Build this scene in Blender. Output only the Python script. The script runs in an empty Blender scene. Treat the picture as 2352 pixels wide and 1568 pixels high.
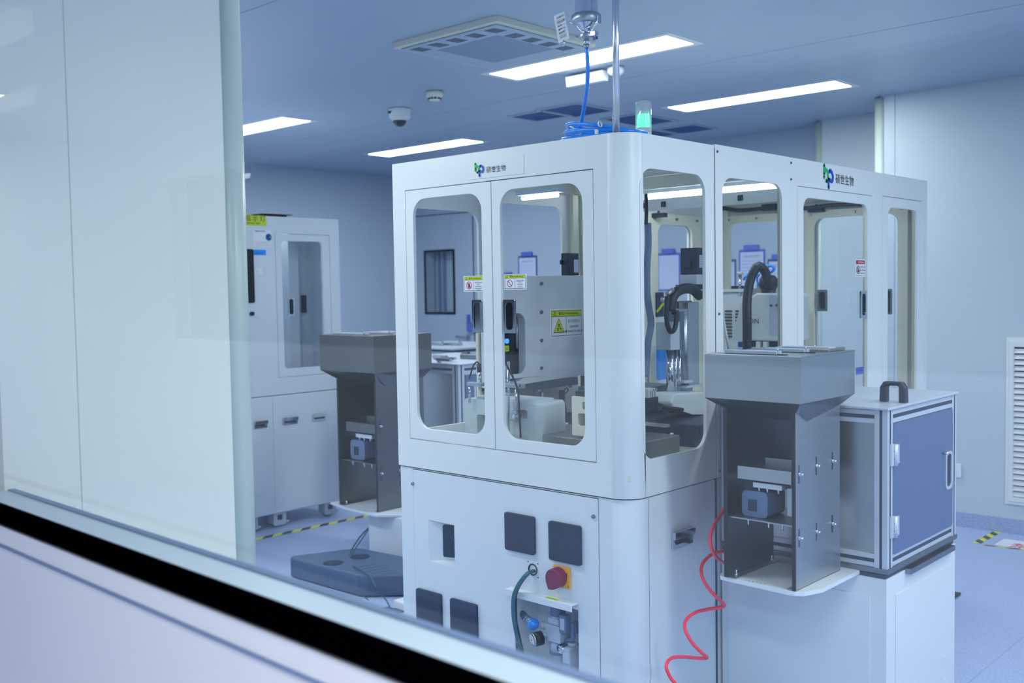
import bpy, bmesh, math, random
from mathutils import Vector, Matrix
from mathutils.geometry import tessellate_polygon
random.seed(7)
SC = bpy.context.scene
COL = SC.collection
V = Vector
PI = math.pi

# ------------------------------------------------------------------ camera
F = 2345.2; YAW = 0.745478; PIT = 0.051546; ROL = -0.0165511
_cy, _sy, _cp, _sp = math.cos(YAW), math.sin(YAW), math.cos(PIT), math.sin(PIT)
_fw = V((-_sy*_cp, _cy*_cp, -_sp)); _r = V((_cy, _sy, 0)); _u = _r.cross(_fw)
RIGHT = _r*math.cos(ROL) + _u*math.sin(ROL); UP = -_r*math.sin(ROL) + _u*math.cos(ROL); FWD = _fw
CAMP = V((1.8987, -2.6010, 1.5))
cam = bpy.data.cameras.new('camera'); co = bpy.data.objects.new('camera', cam); COL.objects.link(co)
co.matrix_world = Matrix(((RIGHT.x, UP.x, -FWD.x, CAMP.x), (RIGHT.y, UP.y, -FWD.y, CAMP.y), (RIGHT.z, UP.z, -FWD.z, CAMP.z), (0, 0, 0, 1)))
cam.sensor_width = 36.0; cam.lens = F/2352*36.0; cam.clip_start = 0.02; cam.clip_end = 60
cam.dof.use_dof = True; cam.dof.focus_distance = 3.5; cam.dof.aperture_fstop = 3.4
SC.camera = co

def at(px, py, ax, val):
    """point of a real plane (x, y or z = val) seen at a pixel of the 2352 x 1568 photograph"""
    d = RIGHT*((px-1176)/F) - UP*((py-784)/F) + FWD
    i = 'xyz'.index(ax)
    return CAMP + d*((val-CAMP[i])/d[i])

# ------------------------------------------------------------------ world, exposure
w = bpy.data.worlds.new('world'); SC.world = w; w.use_nodes = True
w.node_tree.nodes['Background'].inputs[0].default_value = (0.55, 0.72, 1.0, 1)
w.node_tree.nodes['Background'].inputs[1].default_value = 0.25
SC.view_settings.view_transform = 'Standard'; SC.view_settings.look = 'None'
SC.view_settings.gamma = 1; SC.view_settings.use_curve_mapping = False
SC.view_settings.exposure = 0.0
try:
    SC.cycles.transparent_max_bounces = 24; SC.cycles.max_bounces = 9
    SC.cycles.use_denoising = True
    SC.cycles.caustics_reflective = False; SC.cycles.caustics_refractive = False
    SC.cycles.sample_clamp_indirect = 4.0
except Exception: pass
ROOM_LAMP = 32.0
CORR_LAMP = 38.0

# ------------------------------------------------------------------ materials
def lin(c):
    return tuple(((v/255)/12.92 if v/255 <= .04045 else ((v/255+.055)/1.055)**2.4) for v in c) + (1,)
M = {}
def mat(name, rgb, rough=.5, metal=0.0, noise=0.04, scale=6.0, bump=0.0, bscale=200.0, spec=.5, emit=None, coat=0.0, stretch=None):
    m = bpy.data.materials.new(name); m.use_nodes = True; nt = m.node_tree; b = nt.nodes['Principled BSDF']
    c = lin(rgb)
    b.inputs['Roughness'].default_value = rough; b.inputs['Metallic'].default_value = metal
    b.inputs['Specular IOR Level'].default_value = spec
    b.inputs['Coat Weight'].default_value = coat
    tc = nt.nodes.new('ShaderNodeTexCoord')
    src = tc.outputs['Object']
    if stretch:
        mp = nt.nodes.new('ShaderNodeMapping'); mp.inputs['Scale'].default_value = stretch
        nt.links.new(src, mp.inputs['Vector']); src = mp.outputs['Vector']
    n = nt.nodes.new('ShaderNodeTexNoise'); n.inputs['Scale'].default_value = scale; n.inputs['Detail'].default_value = 3
    nt.links.new(src, n.inputs['Vector'])
    r = nt.nodes.new('ShaderNodeMix'); r.data_type = 'RGBA'
    r.inputs['A'].default_value = tuple(v*(1-noise) for v in c[:3])+(1,)
    r.inputs['B'].default_value = tuple(min(1, v*(1+noise)) for v in c[:3])+(1,)
    nt.links.new(n.outputs['Fac'], r.inputs['Factor']); nt.links.new(r.outputs['Result'], b.inputs['Base Color'])
    if bump:
        n2 = nt.nodes.new('ShaderNodeTexNoise'); n2.inputs['Scale'].default_value = bscale
        nt.links.new(src, n2.inputs['Vector'])
        bp = nt.nodes.new('ShaderNodeBump'); bp.inputs['Strength'].default_value = bump; bp.inputs['Distance'].default_value = .002
        nt.links.new(n2.outputs['Fac'], bp.inputs['Height']); nt.links.new(bp.outputs['Normal'], b.inputs['Normal'])
    if emit:
        b.inputs['Emission Color'].default_value = lin(emit[0]); b.inputs['Emission Strength'].default_value = emit[1]
    M[name] = m; return m

def glassmat(name, tint, refl=1.0, ior=1.5, rough=0.0, body=0.0, bodycol=(220, 235, 240)):
    m = bpy.data.materials.new(name); m.use_nodes = True; nt = m.node_tree; nt.nodes.clear()
    o = nt.nodes.new('ShaderNodeOutputMaterial'); t = nt.nodes.new('ShaderNodeBsdfTransparent'); g = nt.nodes.new('ShaderNodeBsdfGlossy')
    t.inputs[0].default_value = lin(tint); g.inputs['Roughness'].default_value = rough
    fr = nt.nodes.new('ShaderNodeFresnel'); fr.inputs['IOR'].default_value = ior
    geo = nt.nodes.new('ShaderNodeNewGeometry')
    ml = nt.nodes.new('ShaderNodeMath'); ml.operation = 'MULTIPLY'; ml.inputs[1].default_value = refl
    # same reflectance from both sides of the thin sheet
    mx0 = nt.nodes.new('ShaderNodeMath'); mx0.operation = 'MINIMUM'; mx0.inputs[1].default_value = .35
    lw = nt.nodes.new('ShaderNodeLayerWeight'); lw.inputs['Blend'].default_value = .5
    pw = nt.nodes.new('ShaderNodeMath'); pw.operation = 'POWER'; pw.inputs[1].default_value = 5.0
    nt.links.new(lw.outputs['Facing'], pw.inputs[0])
    ad = nt.nodes.new('ShaderNodeMath'); ad.operation = 'MULTIPLY_ADD'; ad.inputs[1].default_value = .9; ad.inputs[2].default_value = .05
    nt.links.new(pw.outputs[0], ad.inputs[0]); nt.links.new(ad.outputs[0], ml.inputs[0]); nt.links.new(ml.outputs[0], mx0.inputs[0])
    nt.nodes.remove(fr); nt.nodes.remove(geo)
    x = nt.nodes.new('ShaderNodeMixShader')
    nt.links.new(mx0.outputs[0], x.inputs[0]); nt.links.new(t.outputs[0], x.inputs[1]); nt.links.new(g.outputs[0], x.inputs[2])
    last = x
    if body:
        d = nt.nodes.new('ShaderNodeBsdfDiffuse'); d.inputs[0].default_value = lin(bodycol)
        y = nt.nodes.new('ShaderNodeMixShader'); y.inputs[0].default_value = body
        nt.links.new(x.outputs[0], y.inputs[1]); nt.links.new(d.outputs[0], y.inputs[2]); last = y
    nt.links.new(last.outputs[0], o.inputs[0]); M[name] = m; return m

def emitmat(name, rgb, s):
    m = bpy.data.materials.new(name); m.use_nodes = True; nt = m.node_tree; nt.nodes.clear()
    o = nt.nodes.new('ShaderNodeOutputMaterial'); e = nt.nodes.new('ShaderNodeEmission')
    e.inputs[0].default_value = lin(rgb); e.inputs[1].default_value = s
    nt.links.new(e.outputs[0], o.inputs[0]); M[name] = m; return m

mat('paint', (222, 229, 232), .38, noise=.015, scale=3, bump=.03, bscale=500)
mat('paint_base', (214, 223, 231), .42, noise=.015, scale=3, bump=.03, bscale=500)
mat('paint_old', (206, 217, 230), .42, noise=.02, scale=3)
mat('cream', (224, 226, 210), .45, noise=.02)
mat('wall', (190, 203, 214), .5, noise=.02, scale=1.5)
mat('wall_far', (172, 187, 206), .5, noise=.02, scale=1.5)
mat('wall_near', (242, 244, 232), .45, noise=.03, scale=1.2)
mat('trim', (200, 214, 206), .3, noise=.02)
mat('ceil', (164, 182, 204), .34, noise=.03, scale=.8)
mat('ceil_joint', (150, 170, 196), .6)
mat('vent_cream', (210, 214, 202), .5)
mat('steel', (180, 188, 194), .36, 1.0, noise=.06, scale=4, stretch=(1, 1, 30))
mat('steel_dark', (128, 140, 150), .34, 1.0, noise=.08, scale=4)
mat('steel_warm', (182, 182, 182), .34, 1.0, noise=.06, scale=4)
mat('steel_grey', (118, 124, 124), .34, 1.0, noise=.06, scale=4, stretch=(1, 1, 30))  # darker grey steel for the second hopper
mat('polished', (228, 232, 238), .24, 1.0, noise=.02)
mat('chrome', (205, 212, 222), .09, 1.0, noise=.02)
mat('alu', (200, 210, 224), .40, .35, noise=.03, stretch=(1, 1, 20))
mat('alu_panel', (90, 116, 158), .34, .35, noise=.05, scale=3)
mat('alu_slot', (38, 58, 84), .6)
mat('graypaint', (206, 214, 224), .42, .0, noise=.03)
mat('darkgap', (60, 76, 98), .8)
mat('fan', (26, 48, 76), .75, bump=.25, bscale=900)
mat('black', (16, 24, 36), .5)
mat('blackgloss', (8, 16, 28), .18)
mat('gasket', (1, 1, 3), .9, spec=0)
mat('hose_black', (18, 28, 42), .45, bump=.4, bscale=260)
mat('motor', (28, 44, 68), .5)
mat('pallet', (70, 90, 122), .55, bump=.2, bscale=300)
mat('grayplastic', (92, 116, 152), .5)
mat('robot', (204, 216, 220), .4)
mat('bluetube', (38, 146, 250), .22, noise=.05)
mat('bluedark', (12, 50, 150), .4)
mat('clipblue', (84, 106, 196), .5)
mat('paper', (196, 206, 236), .7)
mat('red', (255, 62, 84), .35)
mat('maroon', (122, 30, 66), .4)
mat('orange', (238, 172, 52), .5)
mat('yellow', (196, 216, 20), .5)
mat('tape_yellow', (214, 218, 40), .6)
mat('tape_black', (36, 50, 62), .6)
mat('green_label', (192, 214, 34), .5)
mat('white', (226, 232, 240), .5)
mat('ink', (30, 34, 48), .6)
mat('inkgray', (110, 122, 145), .6)
mat('signred', (206, 30, 62), .5)
mat('logogreen', (26, 178, 106), .5)
mat('logoblue', (18, 84, 190), .5)
mat('teal', (24, 92, 108), .4)
mat('grille', (62, 90, 140), .8, bump=.4, bscale=700)
mat('perf', (118, 138, 172), .7)
mat('sleeve', (120, 138, 172), .8, bump=.5, bscale=60)
mat('acrylic_white', (220, 232, 240), .3)
mat('corr_wall', (222, 228, 234), .5, noise=.02)
mat('corr_dark', (18, 26, 42), .12)
mat('sill_in', (196, 212, 222), .4, noise=.02)
mat('sill_out', (226, 231, 238), .45, noise=.02)
mat('caster', (176, 190, 208), .5)
emitmat('lamp', (253, 250, 244), ROOM_LAMP)
emitmat('lamp_corr', (255, 250, 242), CORR_LAMP)
emitmat('lamp_strip', (250, 250, 245), 30.0)
emitmat('led_green', (70, 255, 170), 3)
emitmat('led_blue', (60, 120, 255), 3.0)
emitmat('backlit', (120, 150, 190), .55)
glassmat('pane', (250, 253, 255), 1.0)
glassmat('window_glass', (244, 250, 253), 1.0)
glassmat('acrylic', (238, 246, 250), .25, body=.06)
glassmat('bowl', (225, 236, 244), 1.5, body=.18)
glassmat('beacon_glass', (235, 245, 250), 1.5, body=.42)
# speckled sheet floor
def floor_mat(name, rgb):
    m = mat(name, rgb, .3, noise=.03, scale=2)
    nt = m.node_tree; b = nt.nodes['Principled BSDF']
    lk = b.inputs['Base Color'].links[0]; src = lk.from_socket
    vo = nt.nodes.new('ShaderNodeTexVoronoi'); vo.inputs['Scale'].default_value = 110
    tc = nt.nodes.new('ShaderNodeTexCoord'); nt.links.new(tc.outputs['Object'], vo.inputs['Vector'])
    n3 = nt.nodes.new('ShaderNodeTexNoise'); n3.inputs['Scale'].default_value = 160; nt.links.new(tc.outputs['Object'], n3.inputs['Vector'])
    rp = nt.nodes.new('ShaderNodeValToRGB'); rp.color_ramp.elements[0].position = .36; rp.color_ramp.elements[1].position = .42
    nt.links.new(n3.outputs['Fac'], rp.inputs[0])
    mx = nt.nodes.new('ShaderNodeMix'); mx.data_type = 'RGBA'; mx.inputs['A'].default_value = lin(tuple(int(v*.8) for v in rgb))
    nt.links.new(rp.outputs[0], mx.inputs['Factor']); nt.links.new(src, mx.inputs['B']); nt.links.new(mx.outputs['Result'], b.inputs['Base Color'])
    return m
floor_mat('floor', (168, 186, 226)); floor_mat('skirt', (150, 168, 208))

# ------------------------------------------------------------------ mesh builder
class Fr:
    def __init__(s, o, u, v):
        s.o = V(o); s.u = V(u).normalized(); s.v = V(v).normalized(); s.n = s.u.cross(s.v)
    def p(s, a, b, c=0.0): return s.o + s.u*a + s.v*b + s.n*c
WF = Fr((0, 0, 0), (1, 0, 0), (0, 1, 0))
def front(y, x=0, z=0): return Fr((x, y, z), (1, 0, 0), (0, 0, 1))       # faces -Y, a=x b=z
def side(x, y=0, z=0): return Fr((x, y, z), (0, 1, 0), (0, 0, 1))        # faces +X, a=y b=z
def sidel(x): return Fr((x, 0, 0), (0, -1, 0), (0, 0, 1))                # faces -X
def down(z): return Fr((0, 0, z), (0, 1, 0), (1, 0, 0))                  # faces -Z, a=y b=x
def up(z): return Fr((0, 0, z), (1, 0, 0), (0, 1, 0))

def rect(a0, a1, b0, b1): return [(a0, b0), (a1, b0), (a1, b1), (a0, b1)]
def rrect(a0, a1, b0, b1, r, n=6):
    o = []
    for cx, cy, s in ((a1-r, b0+r, -90), (a1-r, b1-r, 0), (a0+r, b1-r, 90), (a0+r, b0+r, 180)):
        for k in range(n+1):
            t = math.radians(s+90*k/n); o.append((cx+r*math.cos(t), cy+r*math.sin(t)))
    return o
def circ(ca, cb, r, n=20, rb=None): return [(ca+r*math.cos(2*PI*k/n), cb+(rb or r)*math.sin(2*PI*k/n)) for k in range(n)]

def smooth_path(pts, n=8):
    pts = [V(p) for p in pts]
    if len(pts) < 3: return pts
    q = [pts[0]*2-pts[1]] + pts + [pts[-1]*2-pts[-2]]; out = []
    for i in range(1, len(q)-2):
        p0, p1, p2, p3 = q[i-1:i+3]
        for k in range(n):
            t = k/n
            out.append(.5*((2*p1)+(p2-p0)*t+(2*p0-5*p1+4*p2-p3)*t*t+(3*p1-p0-3*p2+p3)*t**3))
    out.append(pts[-1]); return out

class MB:
    def __init__(s): s.v = []; s.f = []; s.m = []; s.s = []
    def add(s, vs, fs, mt, sm=False):
        k = len(s.v); s.v += [V(p) for p in vs]
        for f in fs: s.f.append([k+i for i in f]); s.m.append(mt); s.s.append(sm)
        return s
    def box(s, x0, x1, y0, y1, z0, z1, mt, fr=WF):
        vs = [fr.p(a, b, c) for c in (z0, z1) for b in (y0, y1) for a in (x0, x1)]
        return s.add(vs, [(0, 2, 3, 1), (4, 5, 7, 6), (0, 1, 5, 4), (2, 6, 7, 3), (0, 4, 6, 2), (1, 3, 7, 5)], mt)
    def prism(s, fr, loop, c0, c1, mt, holes=(), mside=None, smside=False):
        loops = [list(loop)] + [list(h) for h in holes]
        flat = [p for l in loops for p in l]; n = len(flat)
        tris = tessellate_polygon([[V((a, b, 0)) for a, b in l] for l in loops])
        s.add([fr.p(a, b, c1) for a, b in flat] + [fr.p(a, b, c0) for a, b in flat],
              [tuple(t) for t in tris] + [tuple(n+i for i in reversed(t)) for t in tris], mt)
        k = 0
        for l in loops:
            m = len(l); vs = [fr.p(a, b, c1) for a, b in l]+[fr.p(a, b, c0) for a, b in l]
            s.add(vs, [(i, (i+1) % m, m+(i+1) % m, m+i) for i in range(m)], mside or mt, smside); k += m
        return s
    def poly(s, fr, loop, c, mt, holes=()):
        loops = [list(loop)] + [list(h) for h in holes]; flat = [p for l in loops for p in l]
        tris = tessellate_polygon([[V((a, b, 0)) for a, b in l] for l in loops])
        out = []
        for t in tris:
            A, B, C = (V((*flat[i], 0)) for i in t)
            out.append(tuple(t) if (B-A).cross(C-A).z > 0 else tuple(reversed(t)))
        return s.add([fr.p(a, b, c) for a, b in flat], out, mt)
    def cyl(s, p0, p1, r0, r1=None, mt='steel', n=20, caps=True, sm=True):
        p0, p1 = V(p0), V(p1); r1 = r0 if r1 is None else r1
        d = (p1-p0).normalized(); a = d.orthogonal().normalized(); b = d.cross(a)
        vs = [p+(a*math.cos(2*PI*k/n)+b*math.sin(2*PI*k/n))*r for p, r in ((p0, r0), (p1, r1)) for k in range(n)]
        s.add(vs, [(k, (k+1) % n, n+(k+1) % n, n+k) for k in range(n)], mt, sm)
        if caps: s.add(vs, [tuple(range(n-1, -1, -1)), tuple(range(n, 2*n))], mt)
        return s
    def lathe(s, c, prof, mt, n=28, axis=(0, 0, 1)):
        c = V(c); d = V(axis).normalized(); a = d.orthogonal().normalized(); b = d.cross(a); m = len(prof)
        vs = [c+d*h+(a*math.cos(2*PI*k/n)+b*math.sin(2*PI*k/n))*max(r, 1e-5) for r, h in prof for k in range(n)]
        s.add(vs, [(j*n+k, j*n+(k+1) % n, (j+1)*n+(k+1) % n, (j+1)*n+k) for j in range(m-1) for k in range(n)], mt, True)
        return s
    def tube(s, pts, r, mt, n=10, smooth=6, ribs=None):
        ps = smooth_path(pts, smooth) if smooth else [V(p) for p in pts]
        if ribs:
            L = [0]
            for i in range(1, len(ps)): L.append(L[-1]+(ps[i]-ps[i-1]).length)
            N = max(4, int(L[-1]/ribs)); q = []; j = 0
            for i in range(N+1):
                t = L[-1]*i/N
                while j < len(ps)-2 and L[j+1] < t: j += 1
                q.append(ps[j].lerp(ps[j+1], min(1, (t-L[j])/max(1e-6, L[j+1]-L[j]))))
            ps = q
        up_ = None; rings = []
        for i, p in enumerate(ps):
            d = (ps[min(i+1, len(ps)-1)]-ps[max(i-1, 0)])
            if d.length < 1e-9: d = V((0, 0, 1))
            d.normalize()
            if up_ is None: up_ = d.orthogonal().normalized()
            up_ = (up_-d*up_.dot(d)).normalized(); b = d.cross(up_)
            rr = r*(1.0 if not ribs or i % 2 else .9)
            rings.append([p+(up_*math.cos(2*PI*k/n)+b*math.sin(2*PI*k/n))*rr for k in range(n)])
        vs = [v for R_ in rings for v in R_]; m = len(rings)
        s.add(vs, [(j*n+k, j*n+(k+1) % n, (j+1)*n+(k+1) % n, (j+1)*n+k) for j in range(m-1) for k in range(n)], mt, True)
        s.add(vs, [tuple(range(n-1, -1, -1)), tuple(range((m-1)*n, m*n))], mt)
        return s
    def stroke(s, fr, pts, wd, c, mt, n=6):
        P_ = [V((a, b, 0)) for a, b in pts]; P_ = smooth_path(P_, n) if len(P_) > 2 else P_
        Lft, Rgt = [], []
        for i, p in enumerate(P_):
            d = (P_[min(i+1, len(P_)-1)]-P_[max(i-1, 0)]).normalized(); q = V((-d.y, d.x, 0))*wd/2
            Lft.append(p+q); Rgt.append(p-q)
        k = len(P_); vs = [fr.p(p.x, p.y, c) for p in Lft+Rgt]
        s.add(vs, [(k+i, k+i+1, i+1, i) for i in range(k-1)], mt)
        for e in (P_[0], P_[-1]): s.poly(fr, circ(e.x, e.y, wd/2, 10), c, mt)
        return s
    def text(s, fr, a, b, size, body, c, mt, align='LEFT', wscale=1.0, bold=0.0):
        vs, fs = text_mesh(body, align, bold)
        return s.add([fr.p(a+v[0]*size*wscale, b+v[1]*size, c) for v in vs], fs, mt)
    def obj(s, name, parent=None, loc=None, bevel=0.0, seg=2, rename=None):
        origin = ORG[parent.name] if parent else (V(loc) if loc is not None else s.base())
        me = bpy.data.meshes.new(name)
        me.from_pydata([tuple(p-origin) for p in s.v], [], s.f)
        names = []
        for x in s.m:
            if x not in names: names.append(x)
        for x in names: me.materials.append(M[x])
        me.polygons.foreach_set('material_index', [names.index(x) for x in s.m])
        me.polygons.foreach_set('use_smooth', s.s)
        bm = bmesh.new(); bm.from_mesh(me); bmesh.ops.remove_doubles(bm, verts=bm.verts, dist=1e-5); bmesh.ops.recalc_face_normals(bm, faces=bm.faces)
        bm.to_mesh(me); bm.free(); me.update()
        o = bpy.data.objects.new(name, me); COL.objects.link(o)
        if parent: o.parent = parent
        else: o.location = origin
        ORG[o.name] = origin
        if bevel:
            md = o.modifiers.new('bevel', 'BEVEL'); md.width = bevel; md.segments = seg; md.limit_method = 'ANGLE'; md.angle_limit = math.radians(40)
        return o
    def base(s):
        xs = [p.x for p in s.v]; ys = [p.y for p in s.v]; zs = [p.z for p in s.v]
        return V(((min(xs)+max(xs))/2, (min(ys)+max(ys))/2, min(zs)))
ORG = {}
_tx = {}
def text_mesh(body, align='LEFT', bold=0.0):
    k = (body, align, bold)
    if k in _tx: return _tx[k]
    cu = bpy.data.curves.new('txt', 'FONT'); cu.body = body; cu.align_x = align; cu.size = 1; cu.resolution_u = 2; cu.offset = bold
    ob = bpy.data.objects.new('txt', cu); COL.objects.link(ob)
    dg = bpy.context.evaluated_depsgraph_get(); me = bpy.data.meshes.new_from_object(ob.evaluated_get(dg))
    vs = [tuple(v.co) for v in me.vertices]; fs = [tuple(p.vertices) for p in me.polygons]
    bpy.data.objects.remove(ob); bpy.data.curves.remove(cu); bpy.data.meshes.remove(me)
    _tx[k] = (vs, fs); return _tx[k]

def tag(o, label, cat, group=None, kind=None):
    if label: o['label'] = label
    if cat: o['category'] = cat
    if group: o['group'] = group
    if kind: o['kind'] = kind
    return o
def thing(name, label, cat, loc, group=None):
    o = bpy.data.objects.new(name, None); o.empty_display_size = .1; COL.objects.link(o); o.location = loc; ORG[o.name] = V(loc)
    return tag(o, label, cat, group)
def struct(o): o['kind'] = 'structure'; return o
def copy_tree(o, parent=None):
    c = o.copy(); COL.objects.link(c); c.parent = parent
    for ch in list(o.children): copy_tree(ch, c)
    return c

# ================================================================== SETTING
H = 2.678
XL, YB, YA, YBB = -6.15, 4.62, 3.80, 4.39         # left wall, back wall, nearer jogs of the back wall
YW = -1.713                                       # room face of the window wall
XR = 4.2
o = struct(MB().box(XL-.1, XR+.1, -5.3, YB+.2, -.1, 0, 'floor').obj('floor'))
m = MB()
for x in (-5.4, -3.4, -1.4, .595, 2.6): m.box(x-.0015, x+.0015, -1.7, YB-.3, 0, .0006, 'ceil_joint')
m.obj('floor_joint', o)
ce = struct(MB().box(XL-.1, XR+.1, -5.3, YB+.2, H, H+.1, 'ceil').obj('ceiling'))
for y in (-.15, 2.15):
    MB().box(XL, XR, y-.003, y+.003, H-.001, H, 'ceil_joint').obj('panel_joint', ce)
wl = struct(MB().box(XL-.1, XL, YW, YB+.1, 0, H, 'wall_far').obj('wall_left'))
# back wall with an opening for the door window
DW = (-5.95, -5.545, 1.275, 1.888)
m = MB(); m.prism(front(YB), rect(XL, -1.5, 0, H), -.1, 0, 'wall_far', [rect(*DW)])
wb = struct(m.obj('wall_back'))
for x in (-4.9, -3.75, -2.6): MB().box(x-.002, x+.002, YB-.0015, YB, .1, H, 'ceil_joint').obj('panel_joint', wb)
# nearer jog B then A, each with a rounded corner post
m = MB().box(-1.5, -.70, YBB, YB+.1, 0, H, 'wall'); wj = struct(m.obj('wall_back_jog'))
m = MB().box(-.80, XR+.1, YA, YB+.1, 0, H, 'wall'); wr = struct(m.obj('wall_right_back'))
MB().box(-.71, -.706, YA-.0015, YA, .1, H, 'ceil_joint').obj('panel_joint', wr)
MB().box(.55, .554, YA-.0015, YA, .1, H, 'ceil_joint').obj('panel_joint', wr)
def corner_post(x, y, r, name, ztop, flange=.02):
    m = MB(); lp = [(x+flange, y-.004)]
    for k in range(9):
        t = math.radians(-90-90*k/8); lp.append((x+r*math.cos(t)*1.0, y+r+r*math.sin(t)-.004))
    lp += [(x-r, y+r+flange), (x-r+.02, y+r+flange), (x+flange, y+.02)]
    m.prism(up(0), lp, 0, ztop, 'trim', smside=True)
    return struct(m.obj(name))
corner_post(-.80, YA, .055, 'trim_1', H-.01); corner_post(-1.50, YBB, .055, 'trim_2', H-.01)
struct(MB().box(XR, XR+.1, -1.8, YA, 0, H, 'wall').obj('wall_right'))
# skirting of upturned floor sheet
b = MB(); b.prism(Fr((-.8, YA, 0), (0, -1, 0), (0, 0, 1)), [(0, 0), (.010, 0), (.006, .09), (0, .09)], -5.0, 0, 'skirt')
struct(b.obj('baseboard_right'))
b = MB(); b.prism(Fr((XL, YB, 0), (0, -1, 0), (0, 0, 1)), [(0, 0), (.010, 0), (.006, .09), (0, .09)], -4.65, 0, 'skirt')
struct(b.obj('baseboard_back'))
b = MB(); b.box(XL, XL+.008, YW, YB, 0, .09, 'skirt'); struct(b.obj('baseboard_left'))

# partition stub beside the observation window (its end is the rounded post at the left)
XS, YS = -.58, -.978
m = MB(); m.box(XS-.10, XS, YW+.042, YS-.055, 0, H, 'wall_near'); ws = struct(m.obj('wall_partition'))
MB().box(XS, XS+.0015, YS-.513, YS-.511, 0, H, 'trim').obj('panel_joint', ws)
m = MB(); lp = [(XS+.002, YS-.085)]
for k in range(13):
    t = math.radians(90*k/12); lp.append((XS+.002-.05+.05*math.cos(t), YS-.05+.05*math.sin(t)))
lp += [(XS-.052, YS), (XS-.102, YS-.05), (XS-.102, YS-.085)]
m.prism(up(0), lp, 0, H-.005, 'trim', smside=True); struct(m.obj('trim_3'))

# window wall: double glazed strip window with black gasket
ZS = 1.047; ZT = 2.55; YC = -1.80
def window_wall():
    m = MB()
    m.box(XL, XR, YC, YW, 0, ZS-.04, 'sill_out'); m.box(XL, XR, YC, YW, ZT, H, 'sill_out')
    m.box(XL, -4.3, YC, YW, ZS-.04, ZT, 'sill_out'); m.box(3.6, XR, YC, YW, ZS-.04, ZT, 'sill_out')
    o = struct(m.obj('wall_front'))
    MB().box(XL, XR, YC-.0025, YC, .962, .969, 'perf').obj('frame_groove', o)
    wn = struct(thing('window_1', None, None, (0, YC, ZS-.04)))
    MB().box(-4.3, 3.6, YC-.004, YC+.012, 1.014, 1.0535, 'gasket').obj('gasket', wn, bevel=.001)
    MB().box(-4.3, 3.6, YC+.012, YW-.004, ZS-.04, ZS+.001, 'sill_in').obj('sill', wn)
    MB().box(-4.3, 3.6, YW-.003, YW+.012, ZS-.04, ZS+.004, 'perf').obj('gasket', wn)
    MB().box(-4.3, 3.6, YC+.002, YC+.008, ZS+.007, ZT, 'window_glass').obj('window_pane', wn)
    MB().box(-4.3, 3.6, YW-.010, YW-.004, ZS, ZT, 'window_glass').obj('window_pane', wn)
    TR = Matrix.Translation((CAMP.x, CAMP.y, 0)) @ Matrix.Rotation(math.radians(-1.2), 4, 'Z') @ Matrix.Translation((-CAMP.x, -CAMP.y, 0))
    for r in (o, wn): r.matrix_world = TR @ Matrix.Translation(r.location)
window_wall()
# single-sided look of panes: replace boxes by sheets
for ob in list(COL.objects):
    if ob.name.startswith('window_pane'):
        me = ob.data; ys = [v.co.y for v in me.vertices]; y0 = min(ys)
        bm = bmesh.new(); bm.from_mesh(me)
        bmesh.ops.delete(bm, geom=[f for f in bm.faces if not all(abs(v.co.y-y0) < 1e-4 for v in f.verts)], context='FACES')
        bm.to_mesh(me); bm.free()

# corridor behind the camera: opposite wall with its own dark window band above a white wainscot
cw = struct(MB().box(XL, XR, -5.1, -5.0, 0, 1.12, 'corr_wall').obj('wall_corridor'))
MB().box(XL, XR, -5.1, -5.0, 2.45, H, 'corr_wall').obj('wall_header', cw)
wn2 = struct(thing('window_2', None, None, (0, -5.0, 1.12)))
MB().box(XL, XR, -5.06, -5.05, 1.12, 2.45, 'corr_dark').obj('window_pane', wn2)
MB().box(XL, XR, -5.05, -4.99, 1.11, 1.13, 'sill_out').obj('sill', wn2)
for x in (-4.5, -2.0, .5, 3.0): MB().box(x-.02, x+.02, -5.05, -4.99, 1.13, 2.45, 'corr_dark').obj('mullion', wn2)
struct(MB().box(XL-.1, XL, -5.1, YC, 0, H, 'corr_wall').obj('wall_corridor_left'))
struct(MB().box(XR, XR+.1, -5.1, YC, 0, H, 'corr_wall').obj('wall_corridor_right'))

# door at the far left of the back wall
dr = struct(thing('door_1', None, None, (-5.7, YB, 0)))
MB().prism(front(YB-.001), rect(-6.13, -5.272, .02, 2.262), 0, .012, 'wall_far', [rect(*DW)]).obj('door_leaf', dr)
MB().prism(front(YB-.001), rect(-6.14, -5.262, .01, 2.272), 0, .003, 'alu_slot', [rect(-6.133, -5.269, .018, 2.265)]).obj('door_gap', dr)
MB().prism(front(YB-.012), rect(-5.972, -5.523, 1.252, 1.911), 0, .012, 'blackgloss', [rect(*DW)]).obj('window_frame', dr)
MB().box(DW[0], DW[1], YB-.006, YB-.003, DW[2], DW[3], 'pane').obj('window_pane', dr)
m = MB(); m.box(-6.2, -5.3, YB+.14, YB+.16, 1.1, 2.1, 'wall'); m.box(-5.83, -5.81, YB+.10, YB+.14, 1.1, 2.1, 'perf'); m.box(-5.66, -5.58, YB+.10, YB+.14, 1.35, 1.85, 'perf'); m.box(-5.9, -5.885, YB+.1, YB+.14, 1.1, 2.1, 'perf')
m.obj('wall_beyond', dr)
m = MB(); hy = YB-.013
m.cyl((-5.345, hy, 1.025), (-5.345, hy-.012, 1.025), .03, mt='steel'); m.cyl((-5.345, hy-.01, 1.025), (-5.345, hy-.06, 1.025), .012, mt='steel')
m.tube([(-5.345, hy-.055, 1.025), (-5.38, hy-.06, 1.025), (-5.47, hy-.06, 1.03)], .011, 'steel'); m.obj('door_handle', dr)

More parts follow.
